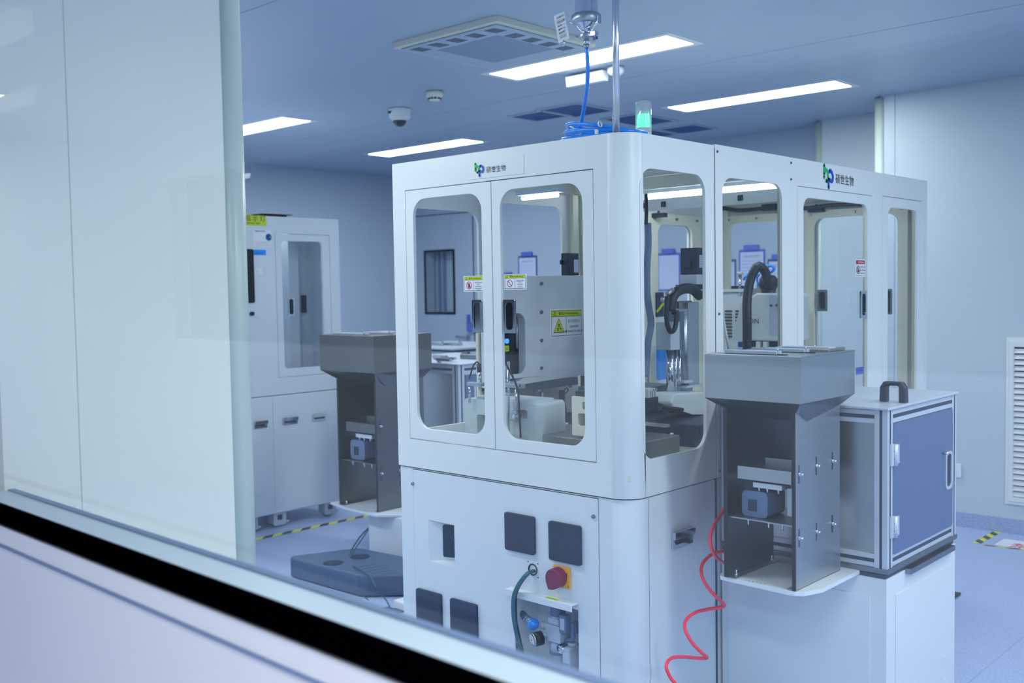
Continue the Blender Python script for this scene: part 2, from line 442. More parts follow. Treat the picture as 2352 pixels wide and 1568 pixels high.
# ------------------------------------------------------------------ ceiling lights
def panel_light(x, y, label, ww=1.16, dd=.235, lamp='lamp', z=H):
    t = thing('ceiling_light', label, 'light', (x, y, z-.02), 'recessed ceiling light panels')
    MB().prism(down(z), rrect(y-dd/2-.035, y+dd/2+.035, x-ww/2-.04, x+ww/2+.04, .01, 2), 0, .0035, 'paint', [rect(y-dd/2, y+dd/2, x-ww/2, x+ww/2)]).obj('frame', t)
    m = MB(); m.poly(down(z-.002), rrect(y-dd/2, y+dd/2, x-ww/2, x+ww/2, .012, 3), 0, lamp); m.obj('diffuser', t)
    return t
OFF2 = 'unseen ceiling light panel added beyond the partition stub'
panel_light(-1.43, 1.60, 'long bright ceiling light panel above and behind the blue hose and pole')
panel_light(-4.42, -1.2, OFF2)  # added lamp outside the picture
panel_light(-1.36, 3.22, 'long bright ceiling light panel at upper right, nearest the back wall jog')
panel_light(-4.42, 3.20, 'bright ceiling light panel just above the left top edge of the main machine')
panel_light(-4.50, 1.58, 'bright ceiling light panel touching the pale partition post at left')
OFF = 'unseen ceiling light panel added above the picture'
for x, y in ((-1.2, -1.0), (-4.4, -.2), (1.75, -.1), (1.75, 1.5), (-3.0, -.9), (3.3, .0), (3.3, 1.6)): panel_light(x, y, OFF)  # unseen lamps, added for more light from the front and right
for x, y in ((-4.98, -2.90), (1.6, -3.6), (3.4, -3.6), (3.4, -2.3), (1.6, -2.35)): panel_light(x, y, 'out-of-view ceiling light panel of the corridor behind the viewer', lamp='lamp_corr')  # first lamp shows as a reflection; the rest added to light the window frame

# ceiling cassette vent
t = thing('ceiling_vent', 'square cream framed ceiling cassette with slots and fine perforated centre', 'vent', (-1.5, .99, H-.035))
vx0, vx1, vy0, vy1 = -1.84, -1.155, .645, 1.33; dz = H-.03
m = MB(); m.prism(down(H), rect(vy0, vy1, vx0, vx1), 0, .028, 'vent_cream'); m.obj('frame', t, bevel=.002)
m = MB(); m.prism(down(dz), rect(vy0+.03, vy1-.03, vx0+.03, vx1-.03), 0, .004, 'ceil'); m.obj('cover', t)
m = MB()
for g in range(5):
    xc = -1.745+g*.122
    for k in range(6): yy = .705+k*.0125; m.box(yy, yy+.0045, xc-.036+k*.002, xc+.030+k*.002, .0041, .0052, 'black', down(dz))
for g in range(1, 5):
    yc = .78+g*.118-.03
    for k in range(6): xx = vx1-.135+k*.0125; m.box(yc-.034, yc+.034, xx, xx+.0045, .0041, .0052, 'black', down(dz))
s_ = m.obj('slots', t); s_['kind'] = 'stuff'
m = MB()
for k in range(34): m.box(vy0+.16, vy1-.13, vx0+.14+k*.0118, vx0+.1455+k*.0118, .0041, .0046, 'perf', down(dz))
s_ = m.obj('perforation', t); s_['kind'] = 'stuff'

# return-air grilles
gl = [(-2.72, 2.72, .29, .27, 'small dark ceiling grille left of the larger one, above the blue hose coil'),
      (-2.41, 2.73, .32, .38, 'dark square ceiling grille straight above the blue hose coil'),
      (-2.36, 3.38, .30, .44, 'dark ceiling grille partly hidden by the green beacon light'),
      (-2.36, 3.99, .30, .30, 'dark ceiling grille right of the green beacon light'),
      (-2.70, 4.00, .28, .30, 'dark ceiling grille low behind the beacon light, above machine roof')]
for x, y, a, b_, lb in gl:
    t = thing('air_grille', lb, 'vent', (x, y, H-.01), 'dark return air grilles in the ceiling')
    MB().prism(down(H), rect(y-b_/2-.02, y+b_/2+.02, x-a/2-.02, x+a/2+.02), 0, .008, 'ceil', [rect(y-b_/2, y+b_/2, x-a/2, x+a/2)]).obj('frame', t)
    MB().prism(down(H), rect(y-b_/2, y+b_/2, x-a/2, x+a/2), 0, .003, 'grille').obj('mesh_panel', t)

# smoke detector, dome camera, emergency light
c = at(998, 210, 'z', H); t = thing('smoke_detector', 'small cream round smoke detector on the ceiling', 'smoke detector', c)
m = MB(); m.lathe(c, [(0, -.002), (.052, -.002), (.052, -.022), (.044, -.036), (.034, -.037)], 'cream'); m.obj('base', t)
m = MB(); m.lathe(c, [(.034, -.036), (.032, -.05), (.024, -.056), (0, -.057)], 'cream')
for k in range(10): a = 2*PI*k/10; q = c+V((math.cos(a)*.033, math.sin(a)*.033, -.044)); m.box(q.x-.006, q.x+.006, q.y-.006, q.y+.006, q.z-.004, q.z+.004, 'black')
m.obj('sensor_head', t)
c = at(918, 250, 'z', H); t = thing('dome_camera', 'white dome security camera with dark glossy bubble on ceiling', 'camera', c)
m = MB(); m.lathe(c, [(0, -.002), (.075, -.002), (.075, -.012), (.068, -.014), (.070, -.055), (.060, -.066), (.048, -.068)], 'paint'); m.box(c.x-.02, c.x-.01, c.y-.085, c.y-.06, c.z-.035, c.z-.02, 'black'); m.obj('housing', t)
m = MB(); m.lathe(c, [(.047, -.066), (.044, -.085), (.035, -.1), (.02, -.112), (0, -.116)], 'blackgloss'); m.obj('bubble', t)
m = MB(); m.lathe(c, [(.050, -.066), (.053, -.072), (.049, -.078)], 'paint'); m.obj('ring', t)
t = thing('emergency_light', 'small white box light hanging under the ceiling beside the pole', 'light', (-1.55, 1.83, H-.1))
m = MB(); m.prism(Fr((-1.75, 1.85, H-.012), (0, 1, 0), (0, 0, 1)), [(-.03, 0), (.03, 0), (.02, -.055), (-.02, -.055)], 0, .26, 'white'); m.obj('housing', t, bevel=.003)
m = MB(); m.lathe((-1.43, 1.86, H), [(0, -.002), (.045, -.002), (.045, -.03), (.03, -.045), (0, -.048)], 'white'); m.obj('sensor', t)
m = MB(); m.box(-5.75, -5.73, 2.16, 2.385, 2.44, 2.60, 'acrylic'); m.cyl((-5.735, 2.22, 2.60), (-5.735, 2.22, H), .004, mt='alu'); m.cyl((-5.735, 2.34, 2.60), (-5.735, 2.34, H), .004, mt='alu')
tag(m.obj('hanging_sign'), 'clear acrylic sign hanging from ceiling, right beside the partition post', 'sign')

# ================================================================== shared details
def pull(fr, a0, a1, b0, b1, parent, flap=False, name='handle', dark=False):
    """flush chrome cup handle on the frame"""
    m = MB(); w_, h_ = a1-a0, b1-b0; bw = min(w_, h_)*.2
    mt = 'steel_dark' if dark else 'chrome'
    m.prism(fr, rrect(a0, a1, b0, b1, .004, 3), 0, .007, mt, [rrect(a0+bw, a1-bw, b0+bw*1.1, b1-bw*1.1, min(w_, h_)*.2, 5)])
    m.prism(fr, rect(a0+bw*.5, a1-bw*.5, b0+bw*.5, b1-bw*.5), .0, .0015, 'blackgloss')
    if flap and h_ > w_:
        m.prism(Fr(fr.p(a0, b0, .007), -fr.n if False else fr.u, fr.v), rect(w_*.45, w_*.95, h_*.08, h_*.92), 0, .008, mt)
    if flap and w_ > h_:
        m.prism(fr, rrect(a0, a1, b1-h_*.45, b1, .004, 3), .006, .017, mt)
    return m.obj(name, parent, bevel=.0008, seg=1)

def warn_sign(fr, a0, a1, b0, b1, parent, kind, name='warning_sign', cn='', en=()):
    m = MB(); W_, H_ = a1-a0, b1-b0; e = H_*.06
    m.prism(fr, rrect(a0, a1, b0, b1, e*.6, 3), 0, .0008, 'white')
    def R(x0, x1, y0, y1, mt, c=.0011): m.poly(fr, rect(a0+W_*x0, a0+W_*x1, b0+H_*y0, b0+H_*y1), c, mt)
    R(.05, .95, .74, .94, 'green_label' if kind != 'red' else 'signred')
    L = .014
    for y in (.06, .74-L, .94-L): R(.05, .95, y, y+L*1.3, 'ink', .0013)
    for x in (.05, .48, .945): R(x, x+.008, .06, .94 if x != .48 else .74, 'ink', .0013)
    # header triangle and words
    ta, tb, ts = a0+W_*.15, b0+H_*.84, H_*.075
    m.stroke(fr, [(ta-ts, tb-ts*.8), (ta+ts, tb-ts*.8)], H_*.012, .0016, 'ink'); m.stroke(fr, [(ta-ts, tb-ts*.8), (ta, tb+ts*.9)], H_*.012, .0016, 'ink'); m.stroke(fr, [(ta+ts, tb-ts*.8), (ta, tb+ts*.9)], H_*.012, .0016, 'ink')
    m.text(fr, ta, tb-ts*.55, ts*1.4, '!', .0016, 'ink', 'CENTER')
    m.text(fr, a0+W_*.26, b0+H_*.785, H_*.135, '警告/WARNING', .0016, 'ink' if kind != 'red' else 'white', wscale=min(1.25, W_/H_*.62))
    ca, cb, r = a0+W_*.27, b0+H_*.40, H_*.24
    if kind in ('hand', 'no', 'red'):
        m.poly(fr, circ(ca, cb, r, 28), .0014, 'signred' if kind != 'red' else 'ink', [circ(ca, cb, r*.83, 28)])
        if kind != 'no':
            m.poly(fr, rrect(ca-r*.38, ca+r*.34, cb-r*.62, cb+r*.1, r*.15, 3), .0013, 'maroon' if kind == 'hand' else 'ink')
            for q in range(3): m.poly(fr, rrect(ca-r*.34+q*r*.22, ca-r*.18+q*r*.22, cb, cb+r*(.55+.1*(q == 1)), r*.07, 3), .0013, 'maroon' if kind == 'hand' else 'ink')
            m.poly(fr, rect(ca+r*.3, ca+r*.5, cb-r*.3, cb+r*.05), .0013, 'maroon' if kind == 'hand' else 'ink')
        m.stroke(fr, [(ca-r*.62, cb+r*.62), (ca+r*.62, cb-r*.62)], r*.15, .0017, 'ink' if kind == 'no' else 'signred')
    else:
        tri = lambda k: [(ca-r*1.25*k, cb-r*.95*k), (ca+r*1.25*k, cb-r*.95*k), (ca, cb+r*1.2*k)]
        m.poly(fr, tri(1.0), .0013, 'ink'); m.poly(fr, [(p, q) for p, q in tri(.86)], .0015, 'green_label')
        for dx, dy, rr in ((0, .12, .24), (-.25, -.42, .24)): m.poly(fr, circ(ca+dx*r, cb+dy*r, rr*r, 14), .0017, 'ink', [circ(ca+dx*r, cb+dy*r, rr*r*.4, 10)])
        m.poly(fr, [(ca+.1*r, cb-.3*r), (ca+.6*r, cb-.65*r), (ca+.5*r, cb-.3*r), (ca+.2*r, cb-.12*r)], .0017, 'ink')
    tx = a0+W_*.72
    m.text(fr, tx, b0+H_*.52, H_*.125, cn[:6], .0013, 'inkgray', 'CENTER', wscale=.9)
    if len(cn) > 6: m.text(fr, tx, b0+H_*.40, H_*.105, cn[6:], .0013, 'inkgray', 'CENTER', wscale=.9)
    for i, ln in enumerate(en): m.text(fr, tx, b0+H_*(.30-.115*i if len(en) > 2 else .33-.16*i), H_*(.075 if len(en) > 2 else .11), ln, .0013, 'ink', 'CENTER', wscale=.95, bold=.01)
    return m.obj(name, parent)

def logo(fr, a, b, s, parent, txt_a, txt_b, ts):
    m = MB(); wd = .17*s
    m.stroke(fr, [(a+.1*s, b+.95*s), (a+.1*s, b+.42*s)], wd, .0022, 'logogreen')
    m.stroke(fr, [(a+.1*s, b+.55*s), (a+.22*s, b+.76*s), (a+.42*s, b+.66*s), (a+.46*s, b+.40*s), (a+.36*s, b+.26*s)], wd, .0024, 'logogreen')
    m.stroke(fr, [(a+.36*s, b+.26*s), (a+.28*s, b+.28*s)], wd, .0024, 'logogreen')
    m.stroke(fr, [(a+.52*s, b+.0*s), (a+.52*s, b+.42*s), (a+.56*s, b+.36*s), (a+.86*s, b+.30*s), (a+.92*s, b+.55*s), (a+.72*s, b+.74*s), (a+.58*s, b+.70*s)], wd, .0028, 'logoblue')
    m.text(fr, txt_a, txt_b, ts, '硕世生物', .0022, 'ink', wscale=1.0)
    return m.obj('logo', parent)

def screw(m, fr, a, b, r=.006, mt='steel_dark', h=.004):
    m.cyl(fr.p(a, b, 0), fr.p(a, b, h), r, r*.8, mt, 10)

# ================================================================== MAIN MACHINE, front module
FR, SD = front(0), side(0)
T_, Wm, Dm, ZM, ZTOP = .012, 1.115, .508, .822, 1.985
mm = thing('assembly_machine', 'large white enclosed machine cabinet with two glazed front doors and rounded corner', 'machine', (-.5, .25, 0))
R0 = .08
m = MB()
m.prism(FR, rect(-Wm, -R0, ZM, ZTOP), -T_, 0, 'paint', [rect(-1.045, -.137, .930, 1.880)])
hw = rrect(.062, .446, .941, 1.877, .065, 8)
m.prism(SD, rect(R0, Dm-.003, ZM, ZTOP), -T_, 0, 'paint', [hw])
arc = [(-R0+R0*math.sin(math.radians(t)), R0-R0*math.cos(math.radians(t))) for t in range(0, 91, 6)]
arci = [(-R0+(R0-T_)*math.sin(math.radians(t)), R0-(R0-T_)*math.cos(math.radians(t))) for t in range(90, -1, -6)]
m.prism(up(0), arc+arci, ZM, ZTOP, 'paint', smside=True)
sh = m.obj('upper_shell', mm, bevel=.0015)
# side window reaches into the corner radius: fill frame strip only where the plate is flat
m = MB(); m.prism(up(ZTOP-.016), [(-Wm+.022, T_+.001)]+list(reversed(arci))+[(-T_-.001, Dm-.004), (-Wm+.022, Dm-.004)], 0, .014, 'paint'); m.obj('roof', mm, bevel=.002)
m = MB(); m.prism(sidel(-Wm), rect(-Dm+.003, -T_-.001, ZM, ZTOP-.002), -T_, 0, 'paint', [rrect(-.456, -.05, .95, 1.822, .06, 8)]); m.obj('left_panel', mm)
m = MB(); m.box(-Wm+.02, -.02, .02, Dm-.01, .88, .90, 'cream'); m.obj('deck', mm)
# doors
DZ0, DZ1 = .9335, 1.8765
for nm, a0, a1, w0, w1 in (('door', -1.0425, -.5925, -1.001, -.640), ('door', -.5885, -.1395, -.550, -.183)):
    d = MB(); hole = rrect(w0, w1, .976, 1.842, .065, 8)
    d.prism(front(0), rect(a0, a1, DZ0, DZ1), -.014, .0005, 'paint', [hole]); dd = d.obj('door', mm, bevel=.0018)
    g = MB(); g.poly(front(.012), rrect(w0-.01, w1+.01, .966, 1.852, .07, 6), 0, 'pane'); g.obj('window_pane', dd)
    if w0 < -.9:
        pull(front(.008), -.698, -.646, 1.346, 1.463, dd, flap=True)
        warn_sign(front(.010), -.745, -.641, 1.492, 1.549, dd, 'hand', cn='运行中禁止将手伸入', en=('DO NOT TOUCH', 'WHEN MACHINE', 'IS RUNNING'))
    else:
        pull(front(.008), -.543, -.488, 1.346, 1.463, dd)
        warn_sign(front(.010), -.545, -.439, 1.497, 1.551, dd, 'no', cn='机器运转时禁止开门', en=('DO NOT OPEN', 'THE DOOR', 'IN OPERATION'))
g = MB(); g.poly(side(-.012), rrect(.085, .44, .93, 1.887, .07, 6), 0, 'pane'); g.obj('window_pane', mm)
g = MB(); g.prism(front(-.0003), rect(-.690, -.433, 1.890, 1.953), 0, .0012, 'paint'); npl = g.obj('name_plate', mm, bevel=.0006, seg=1)
logo(front(-.0015), -.667, 1.900, .047, npl, -.609, 1.909, .0235)
# base
m = MB(); PN = rect(-1.040, -.135, .06, .814)
base_loop = [(-Wm+.012, .012)] + [(p[0]-.0, p[1]+.006) for p in arc] + [(-.0, Dm), (-Wm+.012, Dm)]
m.box(-Wm+.004, -Wm+.02, .0265, Dm-.004, .06, ZM-.006, 'paint_base')
hole_panel = rect(-1.040, -.135, .055, .814)
m.prism(front(.006), rect(-Wm+.004, -R0, .05, ZM-.005), -.02, 0, 'paint_base', [hole_panel])
m.prism(side(-.006), rect(R0, Dm-.003, .05, ZM-.005), -.02, 0, 'paint_base')
arc2 = [(p[0]-.006, p[1]+.006) for p in arc]; arc2i = [(p[0]-.006, p[1]+.006) for p in arci]
m.prism(up(0), arc2+arc2i, .05, ZM-.005, 'paint_base', smside=True)
m.obj('base_cabinet', mm, bevel=.0015)
MB().box(-Wm+.03, -.03, .03, Dm-.02, ZM-.02, ZM+.01, 'darkgap').obj('seam_shadow_gap', mm)
MB().box(.0045-.010, -.0055+.000, .100, .102, .05, ZM-.006, 'inkgray').obj('panel_joint', mm)
# removable front panel of the base, with openings
RH = (-.953, -.814, .470, .626); RC = (-.530, -.226, .06, .428); HO = (-.424, .529)
m = MB()
m.prism(front(.006), rect(-1.037, -.138, .058, .811), -.012, .0025, 'paint_base', [rect(*RH), rect(-.515, -.226, .10, .426)])
bp = m.obj('base_panel', mm, bevel=.0012)
m = MB()  # slanting recess with dark opening
x0, x1, z0, z1 = RH
m.add([(x0, .004, z0), (x1, .055, z0+.012), (x1, .055, z1-.012), (x0, .004, z1), (x1, .004, z0), (x1, .004, z1)],
      [(0, 1, 2, 3), (0, 4, 1), (3, 2, 5), (4, 5, 2, 1)], 'paint_base')
m.prism(Fr((x0, .0035, 0), V((x1-x0, .051, 0)), (0, 0, 1)), rrect(.062, .146, z0+.022, z1-.012, .006, 3), 0, .006, 'fan'); m.obj('recess', bp)
for a0, b0 in ((-.547, .582), (-.343, .580), (-1.023, .220), (-.834, .218)):
    m = MB(); m.prism(front(.0035), rrect(a0, a0+.138, b0, b0+.133, .008, 4), 0, .011, 'fan'); m.obj('fan_filter', mm, bevel=.003)
m = MB()
for a, b in ((-1.038, .756), (-.155, .752)): screw(m, front(.003), a, b, .007, 'steel_dark', .006)
for a, b in ((-.447, .553), (-.401, .553), (-.447, .505), (-.401, .505)): m.cyl((a, .004, b), (a, .0025, b), .0025, mt='black', n=8)
m.obj('bolts', mm)
# cable hole
m = MB(); m.lathe((HO[0], .0035, HO[1]), [(.019, 0), (.021, .003), (.017, .003), (.0165, -.003), (0, -.003)], 'black', axis=(0, -1, 0)); m.obj('cable_port', bp)
# disconnect switch
m = MB(); m.prism(front(.003), rrect(-.3265, -.2545, .492, .564, .003, 3), 0, .006, 'orange'); m.box(-.274, -.266, .530, .545, 0.006, .0075, 'ink', front(.003)); m.cyl((-.262, -.003, .500), (-.262, -.0045, .500), .002, mt='ink', n=8)
sw = m.obj('switch_plate', mm, bevel=.001)
m = MB(); m.cyl((-.300, -.003, .528), (-.300, -.040, .528), .0345, .0325, 'maroon', 30); m.prism(front(-.005), [(-.334, .520), (-.322, .488), (-.300, .490), (-.285, .497)], 0, .034, 'maroon')
m.obj('switch_knob', sw, bevel=.003)
# valve recess
m = MB(); x0, x1, z0, z1 = -.515, -.226, .10, .426
m.box(x0-.01, x1+.01, .13, .14, z0, z1, 'paint_base'); m.box(x0-.012, x0, .01, .13, z0, z1, 'paint_base'); m.box(x1, x1+.012, .01, .13, z0, z1, 'paint_base')
m.box(x0-.01, x1+.01, .01, .14, z1, z1+.008, 'paint_base'); m.box(x0-.01, x1+.01, .01, .14, z0-.008, z0, 'paint_base'); m.obj('valve_recess', mm)
m = MB(); m.box(-.528, -.226, -.028, .004, .446, .450, 'paint_base'); m.box(-.528, -.226, -.030, -.027, .427, .450, 'paint_base'); lip = m.obj('drip_shelf', mm, bevel=.001)
m = MB(); m.box(-.350, -.300, -.022, -.006, .4502, .4512, 'green_label'); m.text(Fr((-.345, -.019, .4514), (1, 0, 0), (0, 1, 0)), 0, 0, .010, '小心碰头', 0, 'ink'); m.obj('label', lip)
# chrome handle on the base's side
pull(side(-.0055), .230, .352, .622, .679, mm, flap=True)

# pressure regulator set inside the recess
t = thing('air_regulator', 'grey air filter regulator with blue ball knob, dial gauge and clear bowls', 'regulator', (-.32, .08, .12))
_n0 = len(t.children)
m = MB(); m.box(-.345, -.275, .035, .10, .29, .35, 'caster'); m.box(-.335, -.285, .04, .095, .35, .372, 'caster'); m.cyl((-.31, .067, .355), (-.31, .067, .378), .027, .024, 'caster'); m.cyl((-.31, .067, .378), (-.31, .067, .42), .0265, .025, 'grayplastic', 24); m.obj('body', t, bevel=.003)
m = MB(); m.cyl((-.31, .067, .295), (-.31, .067, .255), .028, .030, 'caster'); m.cyl((-.31, .067, .255), (-.31, .067, .245), .031, .031, 'grayplastic'); m.obj('collar', t)
m = MB(); m.lathe((-.31, .067, .14), [(0, 0), (.012, .002), (.02, .012), (.026, .03), (.028, .106)], 'bowl'); m.obj('bowl', t)
m = MB(); m.cyl((-.335, .05, .312), (-.352, .01, .306), .007, mt='caster'); m.cyl((-.350, .025, .300), (-.362, -.003, .298), .0245, .0245, 'black', 28); m.cyl((-.362, -.003, .298), (-.3645, -.009, .2977), .0245, .023, 'steel', 28)
m.cyl((-.3646, -.0092, .2977), (-.3649, -.0099, .2976), .019, .019, 'white', 24); ga = m.obj('gauge', t)
gfr = Fr((-.3649, -.0100, .2976), V((.92, -.39, 0)), (0, 0, 1)); m = MB(); m.stroke(gfr, [(0, 0), (-.006, .010)], .0016, .0009, 'ink')
for k in range(9): a = math.radians(225-k*33.7); m.stroke(gfr, [(.014*math.cos(a), .014*math.sin(a)), (.017*math.cos(a), .017*math.sin(a))], .001, .0009, 'ink')
m.poly(gfr, circ(0, 0, .003, 8), .001, 'ink'); m.obj('dial_marks', ga)
m = MB(); m.tube([(-.345, .06, .33), (-.37, .045, .335)], .012, 'caster', smooth=0); m.lathe((-.393, .03, .338), [(0, -.022), (.012, -.018), (.021, -.006), (.021, .006), (.012, .018), (0, .022)], 'bluetube', axis=(-1, -.3, .1)); m.obj('blue_knob', t)
m = MB(); m.tube([(-.41, .035, .343), (-.445, .045, .352)], .010, 'steel', smooth=0); m.cyl((-.425, .038, .346), (-.43, .04, .347), .013, mt='chrome'); m.cyl((-.449, .046, .352), (-.466, .055, .355), .013, .011, 'teal'); m.obj('inlet_fitting', t)
m = MB(); m.box(-.275, -.245, .03, .06, .335, .395, 'grayplastic'); m.box(-.27, -.25, .028, .031, .345, .385, 'caster'); m.box(-.24, -.228, .05, .08, .33, .37, 'grayplastic'); m.obj('pressure_switch', t, bevel=.002)
m = MB(); m.tube([(-.236, .06, .34), (-.24, .06, .31), (-.262, .06, .302), (-.27, .06, .285)], .008, 'grayplastic'); m.cyl((-.285, .04, .275), (-.255, .04, .275), .012, mt='chrome'); m.box(-.278, -.262, .03, .05, .262, .288, 'chrome'); m.obj('elbow_fitting', t)
m = MB(); m.box(-.262, -.229, .03, .10, .21, .285, 'caster'); m.cyl((-.247, .067, .285), (-.247, .067, .297), .018, .016, 'caster'); m.text(front(.0295), -.260, .222, .016, 'SMC', 0, 'inkgray'); m.obj('filter_body', t, bevel=.003)
m = MB(); m.lathe((-.247, .067, .11), [(0, 0), (.012, .002), (.018, .03), (.019, .1)], 'bowl'); m.obj('bowl', t)
for ch in t.children: ch.location.x -= .048; ch.location.y -= .012; ch.location.z -= .008

# teal cables from the port
m = MB()
p = [(-.424, .006, .525), (-.432, -.030, .515), (-.470, -.045, .450), (-.478, -.045, .37), (-.462, -.04, .28), (-.440, -.035, .20), (-.425, -.03, .12), (-.42, -.02, .02)]
m.tube(p, .0055, 'teal'); m.tube([(x+.009, y-.004+.012*(i > 4), z+.002) for i, (x, y, z) in enumerate(p)], .005, 'teal'); m.tube([(x+.004, y+.009, z) for x, y, z in p], .004, 'hose_black')
m.cyl((-.437, -.035, .19), (-.434, -.034, .184), .012, mt='white'); tag(m.obj('cable_bundle'), 'teal cables hanging from the round port in the machine base', 'cable')

# ================================================================== MAIN MACHINE, rear module
rm = thing('rear_machine_cabinet', 'long white glazed cabinet section joined behind the front machine, with side doors', 'machine', (-.5, 1.5, 0))
Y0, Y1 = .512, 2.456
H2 = rrect(.559, .993, .95, 1.880, .06, 8)
D1 = rect(1.115, 1.816, .86, 1.884); D2 = rect(1.926, 2.393, .86, 1.890)
m = MB(); m.prism(SD, rect(Y0, Y1, ZM, ZTOP+.005), -T_, 0, 'paint', [H2, D1, D2]); m.obj('side_shell', rm, bevel=.0015)
MB().prism(side(-.006), rect(Y0, Y1, .05, ZM-.005), -.02, 0, 'paint_base').obj('base_panel', rm)
MB().box(-Wm+.021, -T_-.001, Y0+.001, Y1-.021, ZTOP-.012, ZTOP+.003, 'paint').obj('roof', rm)
for (a0, a1, w0, w1) in ((1.1175, 1.8135, 1.166, 1.768), (1.9285, 2.3905, 1.986, 2.336)):
    zt = 1.8815 if a0 < 1.5 else 1.8875; wt = 1.842
    d = MB(); d.prism(SD, rect(a0, a1, .8625, zt), -.014, .0005, 'paint', [rrect(w0, w1, .92, wt, .05, 8)]); dd = d.obj('door', rm, bevel=.0018)
    g = MB(); g.poly(side(-.012), rrect(w0-.01, w1+.01, .91, wt+.01, .05, 6), 0, 'pane'); g.obj('window_pane', dd)
    if a0 < 1.5:
        pull(side(-.009), 1.706, 1.766, 1.346, 1.466, dd)
        warn_sign(side(-.010), 1.664, 1.764, 1.527, 1.603, dd, 'red', cn='注意安全请勿打开', en=('DO NOT OPEN', 'THE DOOR'))
        m = MB(); m.prism(side(-.0105), rect(1.672, 1.750, 1.100, 1.132), 0, .001, 'clipblue'); m.text(side(-.0095), 1.68, 1.11, .018, '运行中', .0002, 'bluedark'); m.obj('blue_label', dd)
g = MB(); g.poly(side(-.012), rrect(.55, 1.00, .94, 1.89, .06, 6), 0, 'pane'); g.obj('window_pane', rm)
# left side plate with two windows and a door
m = MB(); m.prism(sidel(-Wm), rect(-Y1, -Y0, ZM, ZTOP-.01), -T_, 0, 'paint', [rrect(-1.0, -.56, .95, 1.868, .06, 8), rrect(-2.05, -1.73, .95, 1.815, .05, 8)]); m.obj('left_panel', rm)
m = MB(); m.prism(side(-Wm+.021), rect(1.66, 2.13, .92, 1.870), 0, .015, 'cream', [rrect(1.73, 2.05, .95, 1.815, .05, 8)])
for y, z in ((1.70, 1.845), (1.9, 1.845), (2.09, 1.845)): m.box(y-.008, y+.008, z-.006, z+.006, .015, .021, 'steel_dark', side(-Wm+.021))
m.prism(side(-Wm+.036), rrect(1.70, 1.76, 1.345, 1.470, .006, 3), 0, .012, 'fan'); m.obj('inner_door_frame', rm, bevel=.002)
# back plate with two glazed doors
m = MB(); m.prism(front(Y1-.02), rect(-Wm+.02, -.02, ZM, ZTOP-.01), -.018, 0, 'paint', [rrect(-1.09, -.735, .95, 1.845, .06, 8), rrect(-.565, -.125, .93, 1.845, .05, 8)]); m.obj('back_panel', rm)
for a0, a1, w0, w1 in ((-1.095+.0, -.70, -1.09+.02, -.735), (-.615, -.075, -.565, -.125)):
    m = MB(); m.prism(front(Y1-.038), rect(a0, a1, .92, 1.880), 0, .014, 'cream', [rrect(w0, w1, .95, 1.84, .05, 8)])
    for k in range(3): x = a0+.03+(a1-a0-.06)*k/2; m.box(x-.007, x+.007, 1.855, 1.867, .014, .02, 'steel_dark', front(Y1-.038))
    dd = m.obj('back_door', rm, bevel=.002)
    MB().poly(front(Y1-.030), rrect(w0, w1, .95, 1.84, .05, 6), 0, 'pane').obj('window_pane', dd)
    if a0 > -1: pull(front(Y1-.052), -.545, -.490, 1.357, 1.468, dd, dark=True); pull(front(Y1-.052), -.190, -.150, 1.342, 1.468, dd, dark=True)
# inner posts and roof beams
m = MB()
for x, y in ((-1.09, .53), (-.035, .53), (-1.09, 1.07), (-.035, 1.075), (-1.09, 1.15), (-.035, 1.86), (-.035, 2.425), (-1.09, 2.425)): MB().box(x-.02, x+.012, y-.02, y+.02, .83, 1.97, 'cream').obj('inner_post', rm, bevel=.002)
m = MB()
for y in (.53, 1.07, 1.86, 2.41): MB().box(-1.09, -.02, y-.02, y+.02, 1.925, 1.97, 'cream').obj('roof_beam', rm, bevel=.002)
for x in (-1.085, -.055): MB().box(x-.02, x+.02, .52, 2.43, 1.925, 1.97, 'cream').obj('roof_beam', rm, bevel=.002)
MB().box(-Wm+.02, -.02, Y0, Y1-.02, .88, .90, 'cream').obj('deck', rm)
m = MB()
for a, b in ((.525, 1.965), (.525, .845), (1.062, 1.968), (1.062, 1.905), (.53, 1.40), (1.062, 1.16)): screw(m, SD, a, b, .005)
m.obj('bolts', rm)
logo(side(-.0010), 1.337, 1.893, .094, rm, 1.449, 1.917, .044)
# module joint
MB().prism(front(.5045), rect(-1.1, -.002, .06, 1.975), -.008, 0, 'darkgap', [rect(-1.07, -.03, .89, 1.93)]).obj('module_joint', rm)

# ---- lamps and cabling inside
def strip(x0, y0, x1, y1, z, label, grp='lamp tubes inside the machine'):
    t = thing('strip_lamp', label, 'light', ((x0+x1)/2, (y0+y1)/2, z), grp)
    d = V((x1-x0, y1-y0, 0)); L = d.length; f = Fr((x0, y0, z), d, (0, 0, 1))
    m = MB(); m.box(0, L, 0.010, .028, -.02, .02, 'acrylic_white', f); m.obj('housing', t)
    m = MB(); m.cyl(f.p(.02, 0.0), f.p(L-.02, 0.0), .0085 if L < .4 else .015, mt='lamp_strip', n=12); m.obj('lamp_tube', t)
a, b = at(1192, 456, 'y', .45), at(1290, 455, 'y', .45)
strip(a.x, .45, b.x, .45, a.z, 'bright strip lamp seen at the top of the right front door window')
strip(-1.0, 1.5, -.20, 1.5, 1.935, 'long bright strip lamp seen at the top of the two side windows')
m = MB(); m.box(-1.05, -.06, 1.46, 1.475, 1.86, 1.915, 'white')
for x in (-.98, -.86, -.45): m.box(x-.012, x+.012, 1.455, 1.46, 1.875, 1.90, 'black')
tag(m.obj('lamp_tray'), 'white tray with black clips just below the long strip lamp', 'tray')
